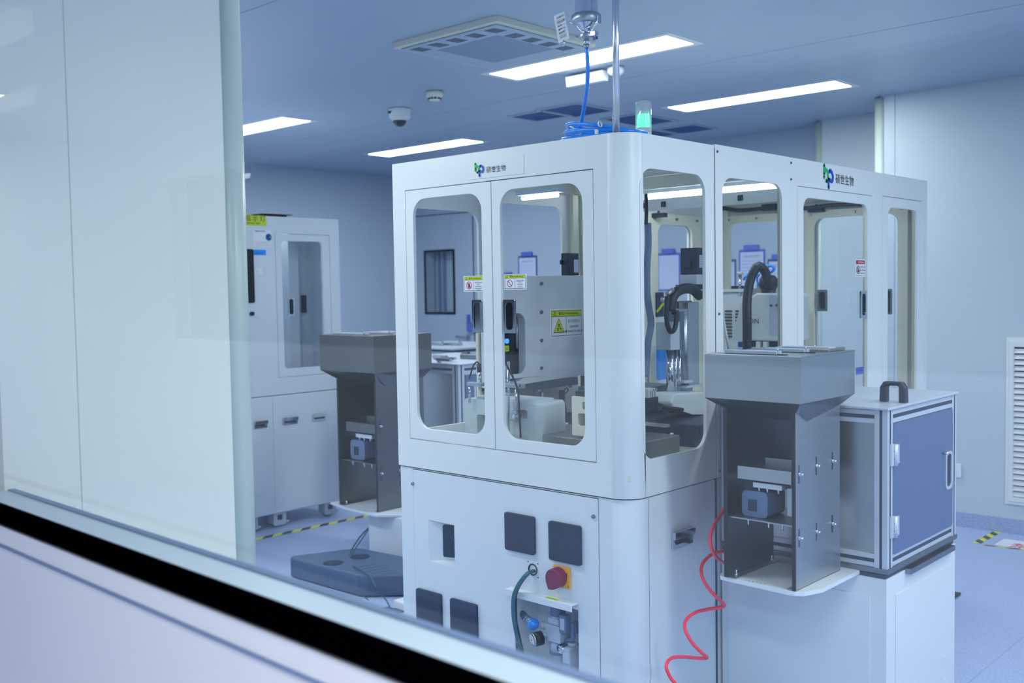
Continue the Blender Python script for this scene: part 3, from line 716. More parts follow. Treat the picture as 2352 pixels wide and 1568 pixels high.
# black cable along the back beam with clamps
m = MB(); pts = [at(1583, 480, 'y', 2.33), at(1610, 472, 'y', 2.33), at(1660, 478, 'y', 2.33), at(1700, 483, 'y', 2.33), at(1760, 478, 'y', 2.33), at(1800, 474, 'y', 2.33), at(1850, 478, 'y', 2.33), at(1900, 472, 'y', 2.33), at(1985, 468, 'y', 2.33)]
m.tube(pts, .011, 'hose_black'); m.box(pts[4].x-.02, pts[4].x+.06, 2.315, 2.345, pts[4].z-.015, pts[4].z+.02, 'black'); m.box(pts[0].x-.02, pts[0].x+.02, 2.31, 2.35, pts[0].z-.02, pts[0].z+.015, 'black')
tag(m.obj('ceiling_cable'), 'black cable clipped along the inside beam at the back of the machine', 'cable')
for (px, py, yy, lab) in ((1875, 482, 2.38, 'dark door latch at the top of the rear cabinet back door'), (1513, 494, 2.0, 'dark door latch above the inner side door with clipboards behind')):
    c = at(px, py, 'y', yy) if yy > 2.1 else at(px, py, 'x', -1.05)
    m = MB(); m.box(c.x-.04, c.x+.04, c.y-.02, c.y+.02, c.z-.012, c.z+.010, 'black'); m.cyl((c.x, c.y, c.z), (c.x, c.y, c.z+.03), .006, mt='black'); tag(m.obj('door_latch', bevel=.002), lab, 'latch')
c = at(1588, 467, 'x', -.90); m = MB(); m.cyl(c+V((0, -.045, 0)), c+V((0, .045, 0)), .016, mt='cream'); m.cyl(c+V((0, -.05, 0)), c+V((0, -.044, 0)), .019, mt='white'); m.cyl(c+V((0, .044, 0)), c+V((0, .052, 0)), .019, mt='white'); tag(m.obj('lamp_holder'), 'small cream cylindrical holder under the machine roof', 'fitting')

# ================================================================== INSIDE: front module
XG = -.85
t = thing('transfer_unit', 'grey sheet metal equipment housing behind the right front door', 'machine', (XG-.1, .6, 1.1))
fg = side(XG)
m = MB(); m.prism(fg, [(.235, 1.115), (.455, 1.115), (.900, 1.128), (.900, 1.552), (.235, 1.552)], -.035, 0, 'graypaint', [rrect(.25, .452, 1.13, 1.402, .04, 6)]); m.obj('housing', t, bevel=.002)
m = MB(); m.prism(fg, [(.236, 1.143), (.452, 1.143), (.54, 1.140), (.54, 1.5505), (.236, 1.5505)], .0, .004, 'graypaint', [rrect(.25, .452, 1.16, 1.402, .04, 6)])
m.obj('cover_plate', t, bevel=.001)
m = MB(); ye = at(1104, 780, 'x', XG-.045).y; m.box(XG-.055, XG-.045, ye, .56, 1.10, 1.415, 'blackgloss'); m.obj('dark_module', t)
m = MB(); m.box(XG-.056, XG-.044, ye-.016, ye-.001, .95, 1.33, 'cream'); m.obj('edge_plate', t)
m = MB(); m.cyl(at(1187, 730, 'x', XG-.04), at(1187, 800, 'x', XG-.04), .006, mt='steel'); m.obj('guide_rod', t)
m = MB()
for py in (651, 716, 781, 845): c = at(1243, py, 'x', XG); m.cyl(c, c+V((.006, 0, 0)), .007, mt='steel_dark', n=12)
m.obj('cover_screws', t)
c = at(1163, 783, 'x', XG-.045); m = MB(); m.cyl(c, c+V((.006, 0, 0)), .010, mt='led_blue', n=14); m.obj('indicator_lamp', t)
c = at(1163, 800, 'x', XG-.045); f = side(c.x, c.y, c.z); m = MB(); m.prism(f, rrect(-.012, .012, -.012, .012, .003, 3), 0, .004, 'yellow'); m.text(f, -.008, -.006, .014, '62', .0045, 'ink'); m.obj('yellow_label', t)
warn_sign(side(XG+.0005), .606, .826, 1.292, 1.413, t, 'gear', cn='当心机械伤人', en=('CAUTION', 'MECHANICAL INJURY'))
c0 = at(1285, 581, 'x', XG-.05); c1 = at(1318, 633, 'x', XG-.05)
m = MB(); m.box(XG-.06, XG-.02, c0.y+.02, c1.y, 1.553, c0.z, 'motor'); m.box(XG-.06, XG-.05, c0.y+.010, c0.y+.02, 1.60, 1.62, 'motor')
sv = m.obj('servo_motor', t, bevel=.004)
MB().box(XG-.0195, XG-.019, c1.y-.036, c1.y-.006, 1.565, 1.62, 'paper').obj('rating_label', sv)
m = MB(); m.box(XG-.15, XG-.01, .50, .80, 1.085, 1.118, 'steel_dark')
for y in (.56, .76): m.cyl((XG-.02, y, 1.075), (XG-.02, y, 1.11), .008, mt='steel')
m.cyl((XG-.03, .585, .9), (XG-.03, .585, 1.1), .008, mt='chrome'); m.cyl((XG-.05, .56, .9), (XG-.05, .56, 1.1), .006, mt='chrome'); m.box(XG-.02, XG+.01, .83, .85, .9, 1.12, 'steel_dark')
m.obj('lower_bracket', t)
# back plate low behind
m = MB(); m.box(XG-.14, XG-.13, .30, .95, .90, 1.12, 'graypaint'); m.obj('lower_plate', t)
m = MB(); c = at(1290, 905, 'x', XG-.1); m.cyl(c+V((0, .02, .035)), c+V((0, .035, .06)), .004, mt='white'); m.box(c.x-.008, c.x+.008, c.y-.01, c.y+.012, c.z-.02, c.z+.018, 'black'); m.tube([c+V((.0, .01, 0)), c+V((0, .03, .025)), c+V((0, .045, .012)), c+V((0, .02, 0))], .0025, 'black'); m.tube([c+V((0, .01, -.01)), c+V((0, .025, -.06)), c+V((0, .03, -.13))], .003, 'black')
tag(m.obj('sensor_plug'), 'small black plug with thin cable hanging low behind the right front window', 'plug')

# white feeder box with ports, split by door stiles
t = thing('white_feeder_box', 'white rounded plastic box with rectangular port between the front windows', 'box', (-.68, .2, .90))
m = MB(); m.prism(front(.12), rrect(-.865, -.50, .90, 1.088, .015, 5), -.16, 0, 'robot', [rrect(-.80, -.735, .955, 1.03, .008, 3), rrect(-.605, -.545, 1.03, 1.062, .008, 3)]); m.box(-.85, -.51, .16, .27, .91, 1.07, 'paint_base'); m.obj('shell', t, bevel=.002)
m = MB(); m.prism(up(1.088), rrect(-.83, -.52, .13, .26, .03, 5), 0, .008, 'robot'); m.lathe((-.70, .18, 1.096), [(.05, 0), (.048, .008), (.03, .01), (0, .01)], 'robot'); m.obj('lid', t)
# lab fixture: rods and clamps
t = thing('sensor_stand', 'chrome rod stand with clamps and thin cables in front of white box', 'stand', (-.72, .08, .95))
m = MB()
for px, y0, y1 in ((1079, 885, 925), (1102, 850, 895), (1168, 830, 995), (1186, 880, 960)):
    m.cyl(at(px, y1, 'y', .10), at(px, y0, 'y', .10), .005, mt='chrome', n=12)
m.obj('rods', t)
m = MB()
for px, py, w_, h_ in ((1092, 882, .075, .014), (1182, 885, .085, .016), (1170, 905, .035, .012), (1182, 955, .035, .035)):
    c = at(px, py, 'y', .10); m.box(c.x-w_/2, c.x+w_/2, .09, .112, c.z-h_/2, c.z+h_/2, 'steel')
    m.cyl((c.x+w_*.3, .085, c.z), (c.x+w_*.3, .117, c.z), h_*.3, mt='chrome', n=10)
m.obj('clamps', t, bevel=.002)
m = MB(); m.tube([at(1078, 870, 'y', .09), at(1088, 838, 'y', .09), at(1098, 832, 'y', .09), at(1103, 850, 'y', .09)], .0028, 'black'); m.tube([at(1099, 835, 'y', .085), at(1101, 855, 'y', .085)], .008, 'hose_black', smooth=0)
m.tube([at(1163, 838, 'y', .08), at(1180, 870, 'y', .08), at(1190, 900, 'y', .08), at(1193, 950, 'y', .08), at(1196, 1005, 'y', .08)], .0035, 'hose_black'); m.obj('sensor_cables', t)
m = MB(); c = at(1163, 870, 'y', .11); m.cyl(c, c+V((0, 0, .05)), .009, mt='robot', n=12); m.cyl(c+V((0, 0, -.01)), c, .012, mt='chrome', n=12); m.obj('valve_head', t)
# second white box
t = thing('white_reader_box', 'cream box with two dark openings at lower right of front window', 'box', (-.30, .2, .97))
m = MB(); m.prism(front(.15), rrect(-.362, -.20, .985, 1.122, .003, 2), -.1, 0, 'cream', [rrect(-.335, -.27, 1.02, 1.064, .008, 3), rrect(-.315, -.26, 1.078, 1.105, .006, 3)]); m.obj('shell', t, bevel=.002)
MB().box(-.35, -.21, .20, .24, .99, 1.11, 'grayplastic').obj('inner_part', t)
MB().box(-.352, -.21, .16, .24, 1.122, 1.140, 'black').obj('dark_cap', t)
# steel tray block
t = thing('steel_tray', 'brushed stainless tray block on the machine deck', 'tray', (-.36, .4, .90))
m = MB(); m.box(-.62, -.10, .15, .43, .90, .975, 'steel_warm'); m.obj('block', t, bevel=.003)
m = MB()
for x, y in ((-.60, .17), (-.12, .41), (-.12, .17), (-.6, .41)): m.cyl((x, y, .975), (x, y, .983), .007, mt='chrome', n=10)
m.obj('bolts', t)
MB().box(-.64, -.54, .12, .14, .90, .97, 'bluedark').obj('blue_stop', t)
# dark deck machine further back (side window)
m = MB(); m.box(-.80, -.14, .62, 1.02, .90, .985, 'motor'); m.box(-.78, -.5, .70, 1.0, .985, 1.09, 'teal'); tag(m.obj('dark_fixture', bevel=.004), 'dark blue-green fixture block low inside the side window', 'machine part')

# ---- things behind the side window nearest the rounded corner
XI = -.35
t = thing('linear_axis', 'stainless vertical linear axis with black servo motor behind the side window', 'machine part', (XI, .9, .985))
m = MB(); m.box(XI-.04, XI, .873, .955, 1.10, 1.435, 'steel'); m.box(XI-.06, XI-.041, .86, .97, 1.0, 1.44, 'steel_dark'); m.obj('column', t, bevel=.003)
m = MB(); m.cyl((XI-.02, .873, 1.10), (XI-.02, .873, 1.435), .02, mt='steel'); m.obj('cylinder', t)
m = MB(); m.box(XI-.05, XI+.03, .898, .975, 1.545, 1.652, 'motor'); m.box(XI-.03, XI, .885, .9, 1.57, 1.60, 'motor'); sv = m.obj('servo_motor', t, bevel=.003)
m = MB(); m.box(XI+.0302, XI+.0308, .912, .940, 1.572, 1.622, 'paper')
for k in range(5): m.stroke(side(XI+.031), [(.915, 1.578+k*.009), (.936, 1.578+k*.009)], .0016, 0, 'inkgray')
m.obj('rating_label', sv)
m = MB(); m.box(XI-.05, XI+.03, .893, .975, 1.505, 1.545, 'alu'); m.box(XI-.05, XI+.02, .86, .98, 1.485, 1.505, 'black'); m.obj('motor_mount', t, bevel=.002)
MB().box(XI-.03, XI, .80, .87, 1.385, 1.41, 'steel').obj('cable_bracket', t, bevel=.002)
m = MB(); m.box(XI-.06, XI+.01, .735, .80, 1.25, 1.36, 'alu'); m.box(XI-.06, XI+.012, .80, .83, 1.25, 1.40, 'steel_dark'); m.obj('slide_block', t, bevel=.002)
m = MB()
for y, r in ((.775, .016), (.812, .007), (.84, .007)): m.cyl((XI-.02, y, 1.06), (XI-.02, y, 1.25), r, mt='chrome', n=16)
m.obj('guide_rods', t)
m = MB(); m.box(XI-.05, XI+.02, .815, .875, 1.115, 1.125, 'alu'); m.box(XI-.05, XI+.02, .83, .95, 1.095, 1.103, 'alu'); m.obj('end_plate', t, bevel=.001)
m = MB(); P_ = [at(1608, 680, 'x', XI+.02), at(1590, 664, 'x', XI+.02), at(1566, 664, 'x', XI+.02), at(1546, 680, 'x', XI+.02), at(1541, 715, 'x', XI+.02)]
m.tube(P_, .021, 'hose_black', n=12, ribs=.006); m.tube([at(1532, 680, 'x', XI+.03), at(1531, 730, 'x', XI+.03), at(1537, 758, 'x', XI+.03), at(1546, 760, 'x', XI+.03), at(1552, 745, 'x', XI+.03), at(1554, 712, 'x', XI+.03)], .010, 'hose_black', n=10, ribs=.005)
m.obj('cable_loop', t)
m = MB(); P_ = [at(1540, 680, 'x', XI+.03), at(1527, 692, 'x', XI+.03)]
m.cyl(at(1532, 675, 'x', XI+.03), at(1545, 665, 'x', XI+.03), .009, mt='steel'); m.cyl(at(1521, 692, 'x', XI+.03), at(1523, 682, 'x', XI+.03), .008, mt='steel'); m.tube([at(1523, 697, 'x', XI+.03), at(1515, 708, 'x', XI+.03), at(1509, 716, 'x', XI+.03)], .0045, 'yellow', smooth=0); m.obj('yellow_tie', t)
# grey sleeve trunk
m = MB(); m.tube([at(1484, 445, 'x', XI-.05), at(1485, 480, 'x', XI-.05), at(1484, 515, 'x', XI-.05)], .007, 'hose_black')
m.tube([at(1488, 512, 'x', XI-.05), at(1489, 560, 'x', XI-.05), at(1486, 620, 'x', XI-.05), at(1487, 680, 'x', XI-.05), at(1495, 735, 'x', XI-.05), at(1494, 755, 'x', XI-.05), at(1488, 790, 'x', XI-.05), at(1485, 840, 'x', XI-.05), at(1483, 865, 'x', XI-.05)], .0135, 'sleeve', n=12)
tag(m.obj('cable_sleeve'), 'grey fabric cable sleeve hanging down at left inside the side window', 'cable')
# white lumpy connector cover and camera on a plate
t = thing('white_gripper_cover', 'white moulded cover on a flat plate low in the side window', 'cover', (XI, .8, .985))
f = side(XI+.06)
m = MB(); m.prism(f, [(.66, 1.055), (.675, 1.08), (.70, 1.088), (.90, 1.078), (.93, 1.070), (.935, 1.0), (.90, .985), (.80, .995), (.715, 1.02), (.675, 1.03)], -.11, 0, 'robot'); m.obj('cover', t, bevel=.008, seg=3)
m = MB(); m.box(.60, .86, .968, .980, -.14, .02, 'alu', f); m.obj('plate', t, bevel=.001)
m = MB(); c0 = at(1487, 945, 'x', XI+.04); m.box(c0.y, c0.y+.075, c0.z, c0.z+.05, -.05, .0, 'motor', side(XI+.04)); m.obj('clamp_body', t, bevel=.004)
m = MB()
for k in range(4): m.box(c0.y+.01+k*.014, c0.y+.018+k*.014, c0.z+.05, c0.z+.075+k*.003, -.03, 0, 'robot', side(XI+.04))
m.box(c0.y+.008, c0.y+.065, c0.z+.074, c0.z+.084, -.04, 0, 'robot', side(XI+.04)); m.obj('clamp_teeth', t, bevel=.001)
m = MB(); m.tube([at(1505, 925, 'x', XI+.05), at(1530, 935, 'x', XI+.09), at(1568, 940, 'x', XI+.10)], .007, 'black'); m.tube([at(1512, 945, 'x', XI+.09), at(1525, 932, 'x', XI+.09), at(1540, 945, 'x', XI+.09), at(1560, 936, 'x', XI+.09)], .003, 'black'); m.obj('wires', t)
m = MB(); c = at(1530, 830, 'x', -1.0); m.box(c.x-.02, c.x, c.y-.06, c.y+.06, c.z-.09, c.z+.07, 'bluetube'); tag(m.obj('blue_box', bevel=.004), 'bright blue block seen behind the guide rods in side window', 'box')

# ---- white robot in the middle side window
t = thing('robot_arm', 'white scara robot head with thick black hose behind second side window', 'robot', (-.45, 1.6, .9))
f = front(1.60)
m = MB(); m.prism(f, [(-.505, 1.243), (-.27, 1.243), (-.27, 1.45), (-.29, 1.462), (-.455, 1.462), (-.49, 1.44), (-.505, 1.40)], -.16, 0, 'robot'); m.obj('head_cover', t, bevel=.012, seg=3)
m = MB(); m.prism(f, [(-.58, 1.245), (-.50, 1.235), (-.50, 1.425), (-.535, 1.425), (-.55, 1.36), (-.575, 1.29)], -.12, .0, 'robot'); m.obj('side_cover', t, bevel=.008, seg=3)
m = MB(); m.box(-.50, -.29, 1.62, 1.74, 1.215, 1.243, 'black'); m.box(-.56, -.50, 1.62, 1.7, 1.21, 1.235, 'bluedark'); m.box(-.455, -.435, 1.6, 1.62, 1.205, 1.24, 'robot'); m.box(-.42, -.40, 1.6, 1.62, 1.205, 1.24, 'robot'); m.obj('underside', t)
m = MB(); m.text(f, -.492, 1.322, .034, 'ON', .001, 'ink'); m.text(f, -.372, 1.283, .012, 'LS6', .001, 'ink'); m.obj('lettering', t)
m = MB(); m.prism(f, rrect(-.385, -.34, 1.27, 1.452, .01, 4), 0, .002, 'caster'); m.obj('side_plate', t)
m = MB()
for px in (1772, 1785): c = at(px, 701, 'y', 1.598); m.cyl(c, c+V((0, -.006, 0)), .006, mt='steel_dark', n=10)
m.obj('screws', t)
m = MB(); yh = 1.5
m.tube([at(1716, 812, 'y', yh-.05), at(1716, 740, 'y', yh-.05), at(1716, 690, 'y', yh-.03), at(1723, 645, 'y', yh), at(1740, 612, 'y', yh+.03), at(1756, 622, 'y', yh+.06), at(1763, 645, 'y', yh+.1), at(1765, 668, 'y', yh+.14)], .0215, 'hose_black', n=16, ribs=.007); m.obj('corrugated_hose', t)
c = at(1765, 655, 'y', 1.64); m = MB(); m.cyl(c, c+V((0, 0, -.10)), .035, .028, 'black'); m.lathe(c, [(.034, -.02), (.044, 0), (.040, .03), (.028, .045), (0, .05)], 'black'); m.obj('hose_gland', t)
m = MB(); c = at(1736, 668, 'y', 1.66); m.box(c.x-.03, c.x+.03, c.y, c.y+.03, c.z-.02, c.z+.012, 'steel_warm'); m.box(c.x+.005, c.x+.03, c.y-.004, c.y, c.z-.02, c.z-.008, 'red'); m.box(c.x, c.x+.03, c.y, c.y+.03, c.z+.012, c.z+.035, 'caster'); m.obj('terminal_block', t, bevel=.002)
m = MB(); m.tube([at(1742, 655, 'y', 1.66), at(1739, 640, 'y', 1.66), at(1744, 628, 'y', 1.66)], .005, 'bluetube'); m.tube([at(1762, 612, 'y', 1.66), at(1772, 610, 'y', 1.66), at(1778, 616, 'y', 1.66), at(1772, 624, 'y', 1.66), at(1764, 622, 'y', 1.66)], .007, 'bluetube'); m.tube([at(1708, 642, 'y', 1.7), at(1716, 630, 'y', 1.7)], .006, 'bluetube', smooth=0); m.obj('blue_tubes', t)
m = MB(); m.box(-.60, -.28, 1.50, 1.88, .90, 1.20, 'paint_base'); m.obj('pedestal', t, bevel=.006)
# grey control cabinet behind robot
t = thing('control_box', 'grey louvred box behind the robot in the second side window', 'box', (-.75, 1.95, .9))
m = MB(); m.box(-.83, -.615, 1.9, 2.2, .90, 1.465, 'graypaint'); m.obj('body', t, bevel=.004); m = MB(); m.box(-.84, -.52, 1.89, 2.2, 1.466, 1.48, 'robot'); m.obj('top_plate', t)
m = MB()
for k in range(9):
    for q in range(2): m.box(-.795+q*.06, -.755+q*.06, 1.895, 1.9, 1.24+k*.016, 1.246+k*.016, 'black')
s_ = m.obj('louvres', t); s_['kind'] = 'stuff'
m = MB(); c = at(1700, 668, 'y', 1.9); m.box(c.x-.05, c.x+.03, 1.9, 1.98, 1.481, 1.496, 'black'); m.cyl((c.x+.0, 1.9, 1.45), (c.x, 1.9, 1.55), .008, mt='chrome'); m.cyl((c.x, 1.9, 1.55), (c.x, 1.9, 1.567), .016, mt='robot'); tag(m.obj('inspection_lens'), 'small dark tray with chrome post on top of the grey box by the robot', 'fitting')
m = MB(); f0, f1 = at(1661, 730, 'y', 1.2), at(1676, 812, 'y', 1.2); m.tube([f0, f1], .006, 'robot', smooth=0); m.box(f1.x-.01, f1.x+.06, 1.18, 1.24, f1.z-.02, f1.z-.005, 'black'); m.box(f1.x-.02, f1.x+.0, 1.18, 1.22, .90, f1.z, 'grayplastic'); tag(m.obj('slanted_stay'), 'thin white slanted stay rod left of the robot', 'bracket')

# ================================================================== on the main machine's roof
m = MB(); m.cyl((-.155, .15, ZTOP+.002), (-.150, .15, H), .0115, mt='polished', n=24); m.cyl((-.155, .15, ZTOP+.002), (-.155, .15, ZTOP+.012), .03, mt='chrome', n=24); m.cyl((-.170, .155, ZTOP+.002), (-.166, .155, 2.13), .005, mt='steel', n=10)
tag(m.obj('steel_pole'), 'tall polished stainless pole rising from machine roof to ceiling', 'pole')
t = thing('filter_housing', 'polished stainless filter housing hanging from above beside the pole', 'filter', (-.276, .15, 2.33))
c = V((-.276, .15, 0)); Z = lambda z: c+V((0, 0, z))
m = MB(); m.lathe(Z(0), [(.040, H-.02), (.040, 2.425), (.044, 2.415)], 'polished', n=36); m.cyl(Z(H-.02), Z(H), .02, mt='chrome'); m.obj('canister', t)
m = MB(); m.lathe(Z(0), [(.044, 2.420), (.050, 2.415), (.050, 2.395), (.044, 2.388), (.030, 2.388)], 'steel', n=36); m.box(c.x+.040, c.x+.056, .14, .16, 2.380, 2.408, 'chrome'); m.cyl((c.x+.05, .15, 2.385), (c.x+.015, .13, 2.365), .004, mt='chrome'); m.obj('clamp_ring', t)
m = MB(); m.lathe(Z(0), [(.036, 2.388), (.022, 2.370), (.016, 2.362), (.016, 2.355), (.018, 2.352)], 'chrome', n=30); m.lathe(Z(0), [(.020, 2.356), (.027, 2.352), (.027, 2.341), (.016, 2.336), (.0, 2.336)], 'steel', n=30); m.box(c.x+.024, c.x+.044, .14, .16, 2.342, 2.356, 'chrome'); m.box(c.x+.03, c.x+.045, .145, .155, 2.330, 2.340, 'bluedark'); m.cyl((c.x-.03, .15, 2.348), (c.x-.04, .15, 2.348), .006, mt='chrome'); m.obj('outlet_clamp', t, bevel=.001)
m = MB(); m.cyl(Z(2.336), Z(2.318), .010, mt='chrome'); m.cyl(Z(2.318), Z(2.308), .0115, .009, 'steel_warm'); m.obj('hose_nipple', t)
m = MB(); m.cyl((c.x-.058, .17, 2.40), (c.x-.056, .17, H), .009, mt='chrome', n=14); m.cyl((c.x-.075, .15, 2.405), (c.x-.05, .15, 2.405), .005, mt='chrome', n=8); m.obj('side_pipe', t)
tf = Fr((c.x-.082, .115, 2.333), V((.92, .25, .13)), V((-.13, 0, 1))-V((.92, .25, .13)).normalized()*V((-.13, 0, 1)).dot(V((.92, .25, .13)).normalized()))
tf = Fr((c.x-.080, .105, 2.335), V((.93, .05, .2)), V((.16, 0, .98)))
tf.v = (tf.v-tf.u*tf.v.dot(tf.u)).normalized(); tf.n = tf.u.cross(tf.v)
m = MB(); m.prism(tf, rect(-.004, .042, -.004, .092), 0, .0012, 'white')
for k in range(7): m.stroke(tf, [(.003, .008+k*.0105), (.035, .008+k*.0105)], .0006, .0018, 'ink')
for k, s_ in enumerate(('2023.05', '使用者', '编号 12', '状态', '校验日期')): m.text(tf, .005, .010+k*.0128, .0085, s_, .0017, 'ink')
m.text(tf, .006, .077, .008, '过滤器标识', .0017, 'ink', wscale=.8)
m.cyl(tf.p(.02, -.002, .003), tf.p(.012, -.022, .003), .003, mt='chrome', n=8)
tag(m.obj('paper_tag'), 'white printed paper tag hanging beside the filter housing', 'tag')
# blue hose: drop and coil
m = MB(); cc = V((-.300, .27, ZTOP))
m.tube([(c.x, .15, 2.311), (c.x+.004, .15, 2.25), (c.x-.008, .16, 2.18), (c.x-.04, .18, 2.11), (c.x-.08, .21, 2.05), (c.x-.115, .25, 2.045)], .0070, 'bluetube', n=12)
pts = []
for k in range(0, 3*24+1):
    a = 2*PI*k/24+2.9; rr = .150+.014*math.sin(k*.21); hh = .014+.010*(k/24)+.010*math.sin(a*1.0+1+k*.04)
    pts.append(cc+V((rr*math.cos(a), .115*math.sin(a), hh+.050*(.5+.5*math.sin(a-.9-.012*k)))))
m.tube(pts, .0072, 'bluetube', n=10, smooth=2)
bh = m.obj('blue_hose'); tag(bh, 'glossy blue air hose coiled on the machine roof and rising to filter', 'hose')
m = MB(); q = at(1378, 285, 'y', .145)
m.lathe(q+V((.0, .0, .0)), [(.010, -.003), (.0115, 0), (.010, .003)], 'white', n=20, axis=(1, .1, .1)); m.box(q.x-.003, q.x+.006, .12, .128, q.z-.035, q.z-.02, 'white')
m.obj('cable_tie', bh)
# beacon
bx, by = -.434, .70
t = thing('beacon_light', 'clear signal tower lamp glowing green on the machine roof', 'lamp', (bx, by, ZTOP+.005))
m = MB(); m.cyl((bx, by, ZTOP+.005), (bx, by, 2.115), .030, mt='white', n=28); m.obj('base', t)
m = MB(); m.lathe((bx, by, 0), [(.031, 2.115), (.031, 2.205), (.029, 2.214), (.02, 2.217), (0, 2.218)], 'beacon_glass', n=32); m.obj('lens', t)
m = MB(); m.cyl((bx, by, 2.118), (bx, by, 2.166), .024, mt='led_green', n=24); m.obj('green_lamp', t)
m = MB(); m.cyl((bx, by, 2.167), (bx, by, 2.188), .022, mt='acrylic_white', n=24); m.cyl((bx, by, 2.188), (bx, by, 2.205), .018, mt='acrylic_white', n=24); m.obj('lamp_core', t)
m = MB()
for x, y in ((-.10, 1.0), (-.12, .85)): m.tube([(x, y, ZTOP+.007), (x+.02, y, ZTOP+.018), (x+.05, y-.01, ZTOP+.007)], .003, 'white')
tag(m.obj('loose_tie'), 'small white cable tie lying on the rear machine roof', 'tie')

# ================================================================== RIGHT: white base, aluminium cabinet, hopper
X1, YF, YR, ZA, ZB = .603, .53, 1.134, .580, 1.100
t = thing('white_base_cabinet', 'white floor cabinet under the aluminium box, with framed panels and hoses shelf', 'cabinet', (.3, .8, 0))
t['label'] = 'white floor cabinet with recessed panels under the aluminium framed box at right'
m = MB(); m.box(.004, X1-.002, YF+.002, YR, .03, ZA-.018, 'paint_base'); m.obj('body', t, bevel=.002)
m = MB(); m.prism(front(YF+.002), rect(.030, .548, .05, .500), 0, .003, 'paint_base'); m.obj('front_panel', t, bevel=.001)
m = MB(); m.prism(side(X1-.002), rect(.600, 1.092, .05, .499), 0, .003, 'paint_base')
for z in (.178, .10): m.cyl((X1+.001, 1.02, z), (X1+.004, 1.02, z), .004, mt='white', n=8)
m.obj('side_panel', t, bevel=.001)
m = MB(); shelf = [(.190, YF+.002), (.190, .215), (.205, .192), (.44, .180), (.465, .183), (.488, .200), (.513, .27), (.513, YF+.002)]
m.prism(up(ZA-.014), shelf, 0, .013, 'paint_base')
for k in range(5): m.box(.30+k*.013, .307+k*.013, .196+.001*k, .199+.001*k, ZA-.001, ZA-.0006, 'ink')
m.obj('shelf_plate', t, bevel=.002)
MB().box(.012, X1-.008, YF+.006, YR-.004, ZA-.019, ZA-.006, 'darkgap').obj('shadow_gap', t)
m = MB(); m.box(.62-.02, .62, .68, 1.08, ZA-.03, ZA-.012, 'steel_dark'); m.obj('slide_rail', t)

def alu_cab(root, x0, x1, y0, y1, z0, z1, w_=.042):
    def post(x, y):
        m = MB(); m.box(x, x+w_, y, y+w_, z0, z1, 'alu')
        for s_ in (.36,):
            m.box(x+w_*.40, x+w_*.60, y-.0006, y+.001, z0, z1, 'alu_slot'); m.box(x+w_-.001, x+w_+.0006, y+w_*.40, y+w_*.60, z0, z1, 'alu_slot')
        m.obj('frame_post', root)
    for x in (x0, x1-w_):
        for y in (y0, y1-w_): post(x, y)
    for z in (z0+.012, z1-w_-.002):
        for y in (y0, y1-w_):
            m = MB(); m.box(x0+w_, x1-w_, y+.002, y+w_, z, z+w_, 'alu'); m.box(x0+w_, x1-w_, y+.0012, y+.003, z+w_*.36, z+w_*.64, 'alu_slot'); m.obj('frame_rail', root)
        for x in (x0, x1-w_):
            m = MB(); m.box(x, x+w_-.002, y0+w_, y1-w_, z, z+w_, 'alu'); m.box(x+w_-.003, x+w_-.0012, y0+w_, y1-w_, z+w_*.36, z+w_*.64, 'alu_slot'); m.obj('frame_rail', root)
    m = MB(); m.box(x0+w_, x1-w_, y0+.012, y0+.016, z0+w_+.01, z1-w_, 'steel'); m.obj('front_panel', root)
    m = MB(); m.box(x0-.002, x1+.006, y0-.008, y1+.008, z1, z1+.008, 'alu'); m.obj('top_sheet', root, bevel=.002)
    m = MB(); m.box(x0-.002, x1+.004, y0-.004, y1+.004, z0-.005, z0+.011, 'steel_dark'); m.obj('bottom_plate', root, bevel=.001)
t = thing('aluminium_cabinet', 'aluminium profile framed cabinet with blue-grey metal door at right', 'cabinet', (.3, .83, ZA))
alu_cab(t, .006, X1, YF, YR, ZA+.004, ZB)
m = MB(); fd = side(X1-.010); m.prism(fd, rrect(.573, 1.094, .634, 1.054, .010, 4), 0, .012, 'alu_panel', [rrect(1.030, 1.078, .778, .898, .015, 4)]); dd = m.obj('door', t, bevel=.002)
m = MB(); m.prism(fd, rrect(1.028, 1.080, .775, .901, .016, 4), -.012, 0, 'alu_slot'); m.prism(fd, rrect(1.024, 1.084, .771, .905, .018, 4), .011, .015, 'alu', [rrect(1.032, 1.076, .780, .896, .014, 4)]); c = fd.p(1.0, .905, .013); m.cyl(c, c+V((.018, 0, 0)), .005, mt='chrome', n=10); m.obj('door_handle', dd)
for z in (.955, .725):
    m = MB(); m.prism(side(X1), rect(.548, .568, z-.034, z+.036), 0, .006, 'caster'); m.prism(side(X1), rect(.582, .606, z-.030, z+.030), 0, .008, 'caster'); m.cyl((X1+.008, .575, z-.034), (X1+.008, .575, z+.034), .007, mt='alu', n=12)
    for q in (-.012, .012): m.cyl((X1+.006, .575, z+q-.0008), (X1+.006, .575, z+q+.0008), .0078, mt='alu_slot', n=12)
    m.obj('hinge', t)
# lifting handle on top
m = MB(); hx0, hx1 = at(2023, 905, 'y', .70).x, at(2084, 905, 'y', .70).x; fh = front(.70); hz = at(2055, 876, 'y', .70).z
m.prism(fh, [(hx0, 1.108), (hx0+.002, hz-.018), (hx0+.014, hz), (hx1-.014, hz), (hx1-.002, hz-.018), (hx1, 1.108), (hx1-.024, 1.108), (hx1-.024, hz-.018), (hx1-.027, hz-.013), (hx0+.027, hz-.013), (hx0+.024, hz-.018), (hx0+.024, 1.108)], -.013, .013, 'motor')
m.obj('lifting_handle', t, bevel=.003)

